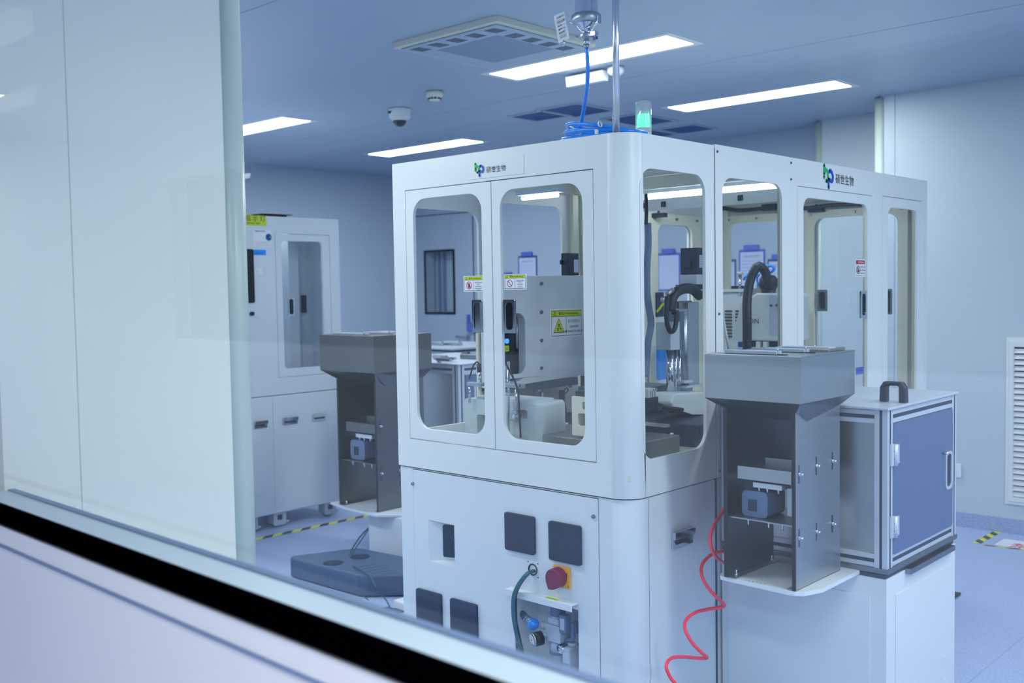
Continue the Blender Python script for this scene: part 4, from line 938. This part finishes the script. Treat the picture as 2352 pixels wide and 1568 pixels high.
def bolt(m, p, n_, r=.006, l=.012, mt='chrome'):
    n_ = V(n_); p = V(p); m.cyl(p, p+n_*l, r*.55, mt=mt, n=8); m.cyl(p, p+n_*l*.35, r, mt=mt, n=8)

def hopper(root, hx0, hx1, hy0, hy1, hz0, hz1, px0, px1, py0, py1, pz0, st='steel', sd='steel_dark'):
    """stainless feeder: open head box, funnel, two folded side plates, motor on an inner shelf"""
    m = MB()
    m.box(hx0, hx1, hy0, hy0+.002, hz0, hz1, st); m.box(hx0, hx1, hy1-.002, hy1, hz0, hz1, st)
    m.box(hx0, hx0+.002, hy0, hy1, hz0, hz1, st); m.box(hx1-.002, hx1, hy0, hy1, hz0, hz1, st)
    m.obj('head_box', root, bevel=.0012)
    m = MB(); m.box(hx0-.001, hx1+.001, hy0-.001, hy1+.001, hz1, hz1+.003, st); m.obj('lid', root, bevel=.001)
    fz = hz0-.035*(hz1-hz0)/.139
    m = MB()
    q = [(hx0, hy0, hz0), (hx1, hy0, hz0), (hx1, hy1, hz0), (hx0, hy1, hz0)]; r_ = [(px0+.0, py0+.07, fz-.03), (px1, py0+.07, fz-.03), (px1, py1, fz), (px0, py1, fz)]
    m.add(q+r_, [(0, 1, 5, 4), (1, 2, 6, 5), (2, 3, 7, 6), (3, 0, 4, 7)], sd); m.obj('funnel', root)
    m = MB(); W_ = hx1-px1
    m.add([(hx0, hy0, hz0), (px0, py0, fz), (px0, py1, fz), (hx0, hy1, hz0), (hx1, hy0, hz0), (px1, py0, fz), (px1, py1, fz), (hx1, hy1, hz0)], [(0, 1, 2, 3), (4, 7, 6, 5)], st); m.obj('funnel_cheeks', root)
    for nm, x in (('left', px0), ('right', px1)):
        m = MB(); m.box(x-.002, x, py0, py1, pz0, fz+.004, st if nm == 'right' else sd); m.box(x-.012 if nm == 'right' else x-.010, x if nm == 'right' else x+.004, py0-.002, py0, pz0, fz, 'black')
        s_ = -1 if nm == 'right' else 1
        m.box(min(x, x+s_*.03), max(x, x+s_*.03), py0, py1, pz0, pz0+.002, st)
        pl = m.obj('side_plate', root, bevel=.0008)
        m = MB()
        for y in (py0+.03, py1-.04): bolt(m, (x+s_*.015, y, pz0+.002), (0, 0, 1), .006, .018)
        m.obj('foot_bolts', pl)
        if nm == 'right':
            m = MB(); k = (fz-pz0)/.533
            for fy, z in ((.07, .935), (.45, .945), (.82, .945), (.07, .742), (.45, .740), (.82, .745)):
                y = py0+fy*(py1-py0); z = pz0+(z-.585)*k
                m.box(x+.0002, x+.001, y-.0025, y+.0025, z-.028*k, z+.028*k, 'alu_slot'); bolt(m, (x, y, z), (1, 0, 0), .006*k, .014*k)
            m.obj('slot_bolts', pl)
    # inner shelf, motor, channel, bracket
    k = (fz-pz0)/.533; Zr = lambda z: pz0+(z-.585)*k; wdt = px1-px0; Xr = lambda f_: px0+f_*wdt; Yr = lambda f_: py0+f_*(py1-py0)
    m = MB(); m.box(px0+.002, px1-.004, py0+.01, Yr(.75), Zr(.775), Zr(.779), st)
    for f_ in (.25, .55, .75): bolt(m, (Xr(f_), py0+.03, Zr(.775)), (0, 0, -1), .006*k, .02*k)
    m.obj('inner_shelf', root)
    m = MB(); m.prism(Fr((0, Yr(.5), 0), (1, 0, 0), (0, 0, 1)), rrect(Xr(.14), Xr(.52), Zr(.780), Zr(.862), .016*k, 5), 0, (Yr(.5)-Yr(.12)), 'grayplastic'); m.box(Xr(.24), Xr(.36), Zr(.80), Zr(.835), Yr(.5)-Yr(.12), Yr(.5)-Yr(.12)+.003, 'motor', Fr((0, Yr(.5), 0), (1, 0, 0), (0, 0, 1))); m.obj('feeder_motor', root, bevel=.006, seg=3)
    m = MB(); m.box(Xr(.12), Xr(.90), Yr(.06), Yr(.45), Zr(.900), Zr(.940), st); m.box(Xr(.36), Xr(.90), Yr(.3), Yr(.42), Zr(.940), Zr(.962), sd); m.obj('channel', root, bevel=.001)
    m = MB(); m.box(Xr(.32), Xr(.74), Yr(.1), Yr(.3), Zr(.876), Zr(.892), 'alu'); m.box(Xr(.80), Xr(.93), Yr(.12), Yr(.14), Zr(.80), Zr(.885), st)
    for f_ in (.40, .52, .68): bolt(m, (Xr(f_), Yr(.12), Zr(.876)), (0, 0, -1), .005*k, .012*k)
    m.obj('bracket', root, bevel=.001)
    m = MB(); m.box(px0+.0, px1-.004, py1-.004, py1, Zr(.90), fz, sd); m.obj('back_plate', root)
    # clamp bars on the lid
    for (fx0, fx1, fy, hh) in ((.15, .70, .10, .010), (.36, .78, .45, .010), (.30, .72, .72, .008)):
        m = MB(); a0, a1 = hx0+fx0*(hx1-hx0), hx0+fx1*(hx1-hx0); y = hy0+fy*(hy1-hy0)
        m.box(a0, a1, y, y+.035*k, hz1+.004, hz1+.004+hh, 'caster'); m.box(a0+.02, a1+.03, y+.002, y+.018, hz1+.003, hz1+.005, 'black'); m.cyl((a1, y+.01, hz1+.004), (a1, y+.01, hz1+.022), .003, mt='chrome', n=8)
        m.obj('clamp_bar', root, bevel=.003)
t = thing('steel_hopper', 'stainless steel feeder hopper standing on white shelf beside the red hose', 'hopper', (.35, .33, ZA))
hopper(t, .172, .4965, .160, .530, 1.148, 1.284, .232, .467, .187, .486, ZA+.0005)
m = MB(); m.box(.40, .47, .40, .52, 1.2875, 1.296, 'steel_warm'); m.box(.30, .46, .42, .47, 1.2875, 1.300, 'caster'); m.cyl((.33, .40, 1.29), (.33, .40, 1.296), .004, mt='chrome', n=8); m.obj('lid_rail', t, bevel=.002)

# red spiral hose
m = MB(); hp = [(1673, 1135, .03), (1671, 1150, .03), (1658, 1178, .02), (1640, 1205, .05), (1631, 1238, .07), (1638, 1268, .08), (1655, 1288, .06), (1676, 1297, .03)]
hp2 = [(1680, 1268, .02), (1662, 1266, .0), (1637, 1272, -.03), (1615, 1292, -.04), (1611, 1318, -.01), (1625, 1347, .03), (1648, 1373, .06), (1664, 1388, .05), (1655, 1394, .02), (1625, 1399, -.01), (1598, 1406, -.03), (1577, 1422, -.04), (1573, 1443, -.01), (1588, 1473, .03), (1610, 1497, .06), (1624, 1509, .04), (1608, 1511, .01), (1565, 1508, -.02), (1540, 1512, -.03), (1530, 1530, -.02), (1540, 1556, .0), (1556, 1580, .03), (1560, 1640, .02)]
m.tube([at(px, py, 'x', .115+d*.6) for px, py, d in hp], .0058, 'red', n=12); m.tube([at(px, py, 'x', .115+d*.6) for px, py, d in hp2], .0058, 'red', n=12)
tag(m.obj('red_spiral_hose'), 'bright red coiled air hose hanging between the machine and white base', 'hose')
m = MB(); a = at(1673, 1135, 'x', .133); m.cyl(a, a+V((0, 0, .03)), .008, mt='caster', n=12); m.box(a.x-.006, a.x+.006, a.y-.006, a.y+.02, a.z+.025, a.z+.05, 'chrome'); m.cyl(a+V((0, .0, -.08)), a+V((0, 0, -.07)), .005, mt='chrome', n=8); m.cyl(at(1673, 1216, 'x', .14), at(1673, 1228, 'x', .14), .006, mt='black', n=10)
tag(m.obj('hose_coupling', bevel=.001), 'small white and chrome hose coupling above the red hose', 'fitting')

# wall louvre, socket
t = thing('wall_louvre', 'white louvred return air grille on the wall at far right', 'vent', (.2, YA, .18))
fw_ = front(YA-.001); vx0, vx1 = -.036, .46
m = MB(); m.prism(fw_, rect(vx0, vx1, .178, 1.166), 0, .012, 'paint', [rect(.008, vx1-.045, .222, 1.112)]); m.prism(fw_, rect(vx0+.018, vx1-.018, .196, 1.148), .012, .018, 'paint', [rect(.008, vx1-.045, .222, 1.112)]); m.obj('frame', t, bevel=.002)
MB().box(.008, vx1-.045, .222, 1.112, .0, .002, 'alu_slot', fw_).obj('backing', t)
n_ = 26; sl = None
for k in range(n_):
    z = .228+k*(1.108-.228)/n_
    m = MB(); f = Fr((0, YA-.001, z), (0, -1, 0), (0, 0, 1)); m.prism(Fr((.008, YA-.003, z), (0, -1, 0), (0, 0, 1)), [(0, .026), (.014, .004), (.014, 0), (.010, 0), (0, .020)], -(vx1-.053), 0, 'paint'); m.obj('slat', t)
m = MB(); m.box(-.40, -.289, .304, .388, 0, .011, 'white', front(YA-.001)); m.box(-.39, -.32, .315, .377, .011, .013, 'cream', front(YA-.001)); tag(m.obj('wall_socket', bevel=.002), 'small white socket plate low on wall behind the aluminium cabinet', 'socket')

# floor tapes
def tape(x0, y0, x1, y1, wd, label, seg=.058, name='floor_tape', ph=0):
    d = V((x1-x0, y1-y0, 0)); L = d.length; f = Fr((x0, y0, .0006), d, V((-d.y, d.x, 0))); t = thing(name, label, 'tape', (x0, y0, 0), 'hazard tape strips on the floor')
    m = MB(); m.box(0, L, 0, wd, 0, .0006, 'tape_yellow', f); m.obj('yellow_strip', t)
    a = ph*seg
    while a < L:
        b0 = a; b1 = min(L, a+seg)
        m = MB(); m.poly(f, [(b0, 0), (b1, 0), (min(L, b1+wd), wd), (min(L, b0+wd), wd)], .0009, 'tape_black'); m.obj('black_stripe', t)
        a += 2*seg
p0, p1 = at(590, 1240, 'z', 0), at(850, 1185, 'z', 0)
tape(p0.x, p0.y-.25, p1.x+.0, p1.y+.1, .05, 'yellow and black striped tape on the floor in front of the left cabinet', .07)
tape(-3.83, 1.76, -4.5, 1.80, .05, 'short yellow tape piece peeking out behind the rear caster of left cabinet')
a, b, c, d = at(2252, 1249, 'z', 0), at(2308, 1218, 'z', 0), at(2256, 1252, 'z', 0), at(2420, 1272, 'z', 0)
tape(a.x, a.y, b.x, b.y, .045, 'yellow and black tape piece running toward the wall near the louvre', .06)
tape(c.x, c.y, d.x, d.y, .02, 'yellow and black tape strip along the front of the white floor sign', .06)
m = MB(); a = at(2290, 1250, 'z', 0); f = up(.0006); m.box(a.x-.01, a.x+.5, a.y-.02, a.y+.16, 0, .0006, 'white', f); m.text(f, a.x+.06, a.y-.01, .12, '禁止', .0008, 'signred', bold=.01); m.text(f, a.x+.30, a.y-.01, .12, '堆放', .0008, 'ink', bold=.01)
tag(m.obj('floor_sign'), 'white floor sign with red lettering at the right edge', 'sign')
c = at(2195, 1372, 'z', 0); m = MB(); m.box(c.x-.12, c.x+.005, c.y-.03, c.y+.06, 0, .012, 'black'); tag(m.obj('cable_cover', bevel=.003), 'dark flat piece on the floor peeking out behind the white base cabinet', 'cable cover')

# ================================================================== LEFT CABINET
XC = -3.589
t = thing('left_machine_cabinet', 'white tall machine cabinet on casters standing at left behind the partition', 'cabinet', (XC-.5, 1.1, 0))
fc = side(XC); cy0, cy1 = -.3, 1.655
m = MB(); m.prism(fc, rect(cy0, cy1, .850, 1.980), -.02, 0, 'paint_old', [rect(1.150, 1.577, .958, 1.874)])
m.box(XC-.9, XC-.021, cy1-.02, cy1, .850, 1.980, 'paint_old'); m.box(XC-.9, XC-.021, cy0, cy1, 1.965, 1.980, 'paint_old'); m.box(XC-.9, XC-.021, cy0, cy1, .850, .865, 'paint_old')
m.prism(side(XC-.9), rect(cy0, cy1, .850, 1.980), -.02, 0, 'paint_old', [rrect(1.28, 1.62, .99, 1.80, .04)]); m.obj('upper_shell', t, bevel=.002)
m = MB(); m.box(XC-.9, XC-.002, cy0, cy1-.004, .094, .845, 'paint_old'); m.obj('lower_body', t, bevel=.002)
MB().box(XC-.88, XC-.01, cy0+.02, cy1-.02, .840, .855, 'darkgap').obj('seam_gap', t)
m = MB(); m.prism(fc, rect(1.1525, 1.5745, .9605, 1.8715), -.02, .001, 'paint_old', [rrect(1.198, 1.517, 1.012, 1.828, .03, 6)]); dd = m.obj('door', t, bevel=.002)
MB().poly(side(XC-.008), rrect(1.19, 1.525, 1.0, 1.84, .03, 5), 0, 'pane').obj('window_pane', dd)
pull(side(XC-.006), 1.236, 1.285, 1.35, 1.468, dd)
for a0, a1 in ((.90, 1.094), (1.099, 1.60)):
    m = MB(); m.prism(side(XC-.002), rect(a0, a1, .098, .842), 0, .004, 'paint_old'); ld = m.obj('lower_door', t, bevel=.002)
    if a0 > 1:
        pull(side(XC+.002), 1.168, 1.278, .655, .700, ld, flap=True); pull(side(XC+.002), 1.400, 1.505, .655, .700, ld, flap=True)
    else: pull(side(XC+.002), .955, 1.050, .655, .700, ld, flap=True)
m = MB(); m.box(XC-.32, XC-.22, 1.402, 1.48, .87, 1.96, 'alu'); m.box(XC-.30, XC-.29, 1.48, 1.64, .9, 1.90, 'paint_old'); m.box(XC-.288, XC-.27, 1.543, 1.575, 1.36, 1.48, 'alu_slot'); m.obj('inner_post', t)
MB().box(XC-.60, XC-.56, 1.15, 1.62, .87, .93, 'steel_dark').obj('inner_deck', t)
m = MB(); a, b = at(576, 572, 'x', XC), at(584, 688, 'x', XC); m.prism(fc, rrect(a.y-.35, b.y, 1.44, a.z, .01, 3), 0, .008, 'blackgloss'); m.obj('screen', t)
m = MB(); a, b = at(560, 493, 'x', XC), at(612, 519, 'x', XC); W_ = .14
m.prism(fc, rect(b.y-.17, b.y, b.z, a.z), 0, .001, 'green_label'); m.text(fc, b.y-.155, b.z+.03, .042, '指 示 灯', .0015, 'ink', wscale=1.0); m.text(fc, b.y-.155, b.z+.01, .018, 'Indicator light', .0015, 'ink', wscale=1.1); m.obj('yellow_label', t)
m = MB(); a, b = at(582, 526, 'x', XC), at(623, 566, 'x', XC); m.prism(fc, rect(a.y, b.y, b.z, a.z), 0, .001, 'white'); h_ = a.z-b.z; m.text(fc, a.y+.008, a.z-.016, .014, '设备状态标识', .0015, 'ink', wscale=.95)
cc_ = (b.y-.018, b.z+h_*.55); m.poly(fc, circ(cc_[0], cc_[1], .022, 20), .0015, 'bluedark'); m.poly(fc, [(cc_[0], cc_[1]), (cc_[0]+.02, cc_[1]-.008), (cc_[0]+.02, cc_[1]+.01)], .002, 'logogreen')
for k in range(3): m.stroke(fc, [(a.y+.005, b.z+.008+k*.010), (b.y-.008, b.z+.008+k*.010)], .0012, .0016, 'inkgray')
m.obj('status_card', t)
m = MB(); a, b = at(582, 573, 'x', XC), at(611, 586, 'x', XC); m.prism(fc, rect(a.y, b.y, b.z, a.z), 0, .001, 'bluetube'); m.text(fc, a.y+.006, b.z+.008, .014, '设备运行中', .0015, 'bluedark', wscale=.9); m.obj('blue_label', t)
m = MB(); a = at(586, 615, 'x', XC); m.prism(fc, rect(a.y, a.y+.05, a.z-.04, a.z), 0, .0008, 'paint'); 
for k in range(3): m.stroke(fc, [(a.y+.004, a.z-.01-k*.01), (a.y+.022, a.z-.01-k*.01)], .0012, .0014, 'inkgray')
m.obj('small_label', t)
m = MB(); c = at(577, 720, 'x', XC); m.cyl(c, c+V((.02, 0, 0)), .012, mt='black'); m.obj('knob', t)
def caster(x, y):
    m = MB(); m.cyl((x, y-.02, .036), (x, y+.02, .036), .036, mt='grayplastic', n=20); f = side(x)
    m.prism(Fr((x, y-.034, 0), (1, 0, 0), (0, 0, 1)), rrect(-.044, .044, .018, .094, .015, 4), -.012, 0, 'caster'); m.prism(Fr((x, y+.046, 0), (1, 0, 0), (0, 0, 1)), rrect(-.044, .044, .018, .094, .015, 4), -.0, .012, 'caster')
    m.prism(Fr((x+.046, 0, 0), (0, 1, 0), (0, 0, 1)), rrect(y-.046, y+.046, .012, .093, .012, 4), -.010, 0, 'caster', [rrect(y-.02, y+.022, .045, .08, .004, 2)]); m.box(x+.03, x+.037, y-.02, y+.022, .045, .08, 'motor'); m.cyl((x+.05, y+.045, .03), (x+.05, y+.06, .03), .008, mt='caster', n=10)
    return m.obj('caster', t, bevel=.002)
for y in (.93, 1.14, 1.54): caster(XC-.06, y)
caster(XC-.7, 1.54); caster(XC-.7, .3)
a = at(626, 494, 'x', XC-.1); m = MB(); m.box(XC-.26, XC-.08, 1.13, 1.30, 1.981, 1.998, 'black'); m.box(XC-.28, XC-.06, 1.10, 1.33, 1.997, 2.003, 'black'); tag(m.obj('dark_tray', bevel=.002), 'thin dark tray lying on top of the left cabinet', 'tray')

strip(XC-.45, .9, XC-.45, 1.58, 1.93, 'unseen strip lamp added inside the left machine cabinet above its window')  # made-up lamp, brightens the cabinet interior behind its window
# hopper 2 and its pedestal
t = thing('white_pedestal', 'white floor pedestal with shelf plate under the left stainless hopper', 'pedestal', (-2.2, 1.2, 0))
hy = .897
q = at(848, 1185, 'y', hy+.03)
zf = .300
m = MB(); m.box(-2.478, -1.95, .95, 1.46, 0, zf-.016, 'paint_old'); m.obj('body', t, bevel=.003)
m = MB(); m.prism(up(zf-.014), [(-2.80, .935), (-2.62, .90), (-2.33, .885), (-2.26, .94), (-2.02, 1.34), (-2.02, 1.46), (-2.80, 1.46)], 0, .013, 'paint_old'); m.obj('shelf_plate', t, bevel=.002)
t = thing('steel_hopper', 'stainless steel feeder hopper half hidden behind the machine left edge', 'hopper', (-2.57, 1.1, zf))
hopper(t, -2.812, -2.335, hy, 1.315, 1.060, 1.257, -2.70, -2.37, hy+.035, 1.28, zf, 'steel_grey', 'steel_grey')
# aluminium cabinet 2 behind hopper 2
c = at(1052, 839, 'y', 1.50)
t = thing('aluminium_cabinet', 'aluminium framed cabinet seen through the left door window behind hopper', 'cabinet', (c.x-.4, 1.8, .3))
alu_cab(t, c.x-.80, c.x, 1.50, 2.25, .28, c.z, .05)
m = MB(); m.box(c.x-.82, c.x+.01, 1.48, 2.27, 0, .27, 'paint_old'); m.obj('base', t, bevel=.003)
m = MB(); m.prism(side(c.x-.012), rect(1.56, 2.19, .34, c.z-.06), 0, .010, 'alu_panel'); m.obj('door', t, bevel=.002)
z = c.z+.008
t = thing('toggle_clamps', 'small bright toggle clamps on top of the aluminium cabinet behind the left window', 'clamp', (c.x-.25, 1.6, z))
for px, py in ((1020, 827), (1010, 820), (1030, 824)):
    p = at(px, py, 'z', z+.015); m = MB(); m.box(p.x-.06, p.x+.06, p.y-.012, p.y+.012, z+.010, z+.026, 'chrome'); m.box(p.x-.05, p.x-.03, p.y-.01, p.y+.01, z, z+.011, 'steel'); m.obj('clamp_bar', t, bevel=.002)
p = at(1085, 820, 'z', z+.01); m = MB(); m.box(p.x-.07, p.x+.08, p.y-.04, p.y+.05, z+.001, z+.03, 'steel_dark'); m.cyl((p.x-.08, p.y, z+.02), (p.x-.03, p.y, z+.02), .022, mt='black'); tag(m.obj('clamp_block', bevel=.003), 'dark clamp block on the cabinet top behind left door window', 'clamp')
# further cabinet top
c = at(1045, 800, 'y', 2.75)
t = thing('far_cabinet', 'low white cabinet with dark edged top near the back door', 'cabinet', (c.x-.4, 3.1, 0))
m = MB(); m.box(c.x-.85, c.x-.02, 2.77, 3.5, 0, c.z-.03, 'paint_old'); m.obj('body', t, bevel=.003); MB().box(c.x-.86, c.x-.01, 2.76, 3.51, c.z-.03, c.z-.015, 'black').obj('dark_edge', t); MB().box(c.x-.88, c.x, 2.74, 3.53, c.z-.015, c.z, 'alu').obj('worktop', t, bevel=.003)
for px in (1000, 1040):
    p = at(px, 790, 'z', c.z+.01); m = MB(); m.box(p.x-.08, p.x+.08, p.y-.02, p.y+.03, c.z, c.z+.02, 'steel'); m.cyl((p.x+.08, p.y, c.z), (p.x+.08, p.y, c.z+.035), .012, mt='steel')
    tag(m.obj('clamp_block', bevel=.003), 'steel clamp on the far cabinet top, %s one below the door handle' % ('left' if px < 1020 else 'right'), 'clamp')

# pallet, cables and plug
t = thing('floor_pallet', 'dark blue plastic spill pallet lying on the floor beside the machine', 'pallet', (-2.1, .65, 0))
lp = [(-2.585, .50), (-2.57, .475), (-2.00, .525), (-1.965, .545), (-1.80, .72), (-1.30, .76), (-1.30, .88), (-2.44, .845), (-2.47, .83)]
lp = [(-2.590, .515), (-2.570, .492), (-2.03, .510), (-1.985, .530), (-1.70, .80), (-1.30, 1.0), (-2.05, .882), (-2.42, .846), (-2.455, .835)]
m = MB(); m.prism(up(0), lp, 0.004, .112, 'pallet'); m.obj('tray', t, bevel=.012, seg=3)
for px, py in ((765, 1292), (827, 1278)):
    p = at(px, py, 'z', .113); m = MB(); m.poly(up(.1135), circ(p.x, p.y, .052, 24), 0, 'motor'); m.poly(up(.1128), circ(p.x, p.y, .045, 24), .0012, 'black', [circ(p.x-.004, p.y+.004, .038, 24)]); m.obj('sump_hole', t)
m = MB()
for k in range(6): a, b = at(812+k*8, 1305+k*5, 'z', .113), at(880+k*8, 1290+k*6, 'z', .113); m.stroke(up(.113), [(a.x, a.y), (b.x, b.y)], .003, .001, 'motor')
m.obj('ribs', t)
m = MB(); m.tube([at(846, 1212, 'y', .80), at(825, 1235, 'y', .77), at(802, 1272, 'y', .72), at(797, 1292, 'y', .66), at(802, 1318, 'y', .60), at(822, 1350, 'y', .56), at(850, 1383, 'y', .50), at(880, 1402, 'y', .45)], .004, 'teal'); m.tube([at(846, 1216, 'y', .80), at(828, 1242, 'y', .77), at(806, 1275, 'y', .72), at(799, 1292, 'y', .68), at(818, 1302, 'z', .12), at(850, 1322, 'z', .12), at(862, 1345, 'z', .12), at(885, 1375, 'y', .47), at(898, 1398, 'y', .42)], .0035, 'teal')
tag(m.obj('power_cable'), 'thin teal cables draped over the blue pallet down to the plug', 'cable')
m = MB(); c = at(888, 1410, 'y', .44); m.box(c.x-.06, c.x+.06, .42, .50, c.z-.05, c.z+.012, 'pallet'); tag(m.obj('plug_box', bevel=.004), 'dark blue-grey socket box at the machine left foot', 'socket')
m = MB(); m.box(c.x-.02, c.x+.25, .50, .62, .0, c.z+.05, 'white'); tag(m.obj('white_support_block', bevel=.006), 'white block behind the socket box at the machine left foot', 'block')

# clipboards on the back wall
def clipboard(px0, py0, px1, h_, label, blue, text=True):
    a, b = at(px0, py0, 'y', YB-.005), at(px1, py0, 'y', YB-.005); x0, x1, z1 = a.x, b.x, a.z; w_ = x1-x0; f = front(YB-.001)
    t = thing('clipboard', label, 'clipboard', ((x0+x1)/2, YB-.005, z1-h_), 'clipboards hung on the back wall')
    m = MB(); m.prism(f, rrect(x0, x1, z1-h_, z1, .008, 3), 0, .005, 'clipblue' if blue else 'grille'); m.obj('board', t)
    m = MB(); m.prism(f, rect(x0+w_*.06, x1-w_*.06, z1-h_+.012, z1-.02), .005, .006, 'paper')
    if text:
        m.text(f, (x0+x1)/2, z1-.06, .02, '设备点检记录表', .0065, 'inkgray', 'CENTER')
        for k in range(7): m.stroke(f, [(x0+w_*.12, z1-.09-k*.025), (x1-w_*.12, z1-.09-k*.025)], .0015, .0065, 'inkgray')
    m.obj('sheet', t)
    m = MB(); m.prism(f, rrect((x0+x1)/2-w_*.28, (x0+x1)/2+w_*.28, z1-.005, z1+.035, .005, 2), .005, .02, 'clipblue'); m.obj('clip', t)
clipboard(1190, 588, 1233, .32, 'grey clipboard with printed sheet seen through right front door window', False)
clipboard(1153, 634, 1184, .30, 'clipboard with only its blue clip showing above the round prohibition sign', False)
clipboard(1510, 582, 1562, .315, 'blue framed clipboard with blank sheet seen left in the side window', True, False)
clipboard(1564, 580, 1606, .315, 'blue framed clipboard partly hidden by the black servo motor', True)
clipboard(1697, 574, 1757, .36, 'large dark blue framed clipboard above the robot hose', True)
clipboard(1638, 597, 1690, .30, 'grey clipboard with sheet left of the large blue framed one', False)
clipboard(1763, 595, 1815, .30, 'grey clipboard with sheet right of the large blue framed one', False)
c = at(1083, 745, 'y', YB-.02); m = MB(); m.box(c.x-.04, c.x+.12, YB-.05, YB-.001, c.z-.07, c.z+.02, 'clipblue'); m.box(c.x-.04, c.x-.02, YB-.05, YB-.001, c.z+.02, c.z+.10, 'clipblue'); tag(m.obj('wall_holder', bevel=.003), 'small blue holder on back wall above the door handle', 'holder')
for o in COL.objects:
    if o.name.split('.')[0] in ('bolts', 'cover_screws', 'screws', 'slot_bolts', 'foot_bolts', 'clamp_teeth', 'guide_rods', 'rods', 'clamps', 'ribs', 'dial_marks', 'sensor_cables', 'blue_tubes', 'wires', 'lettering'): o['kind'] = 'stuff'
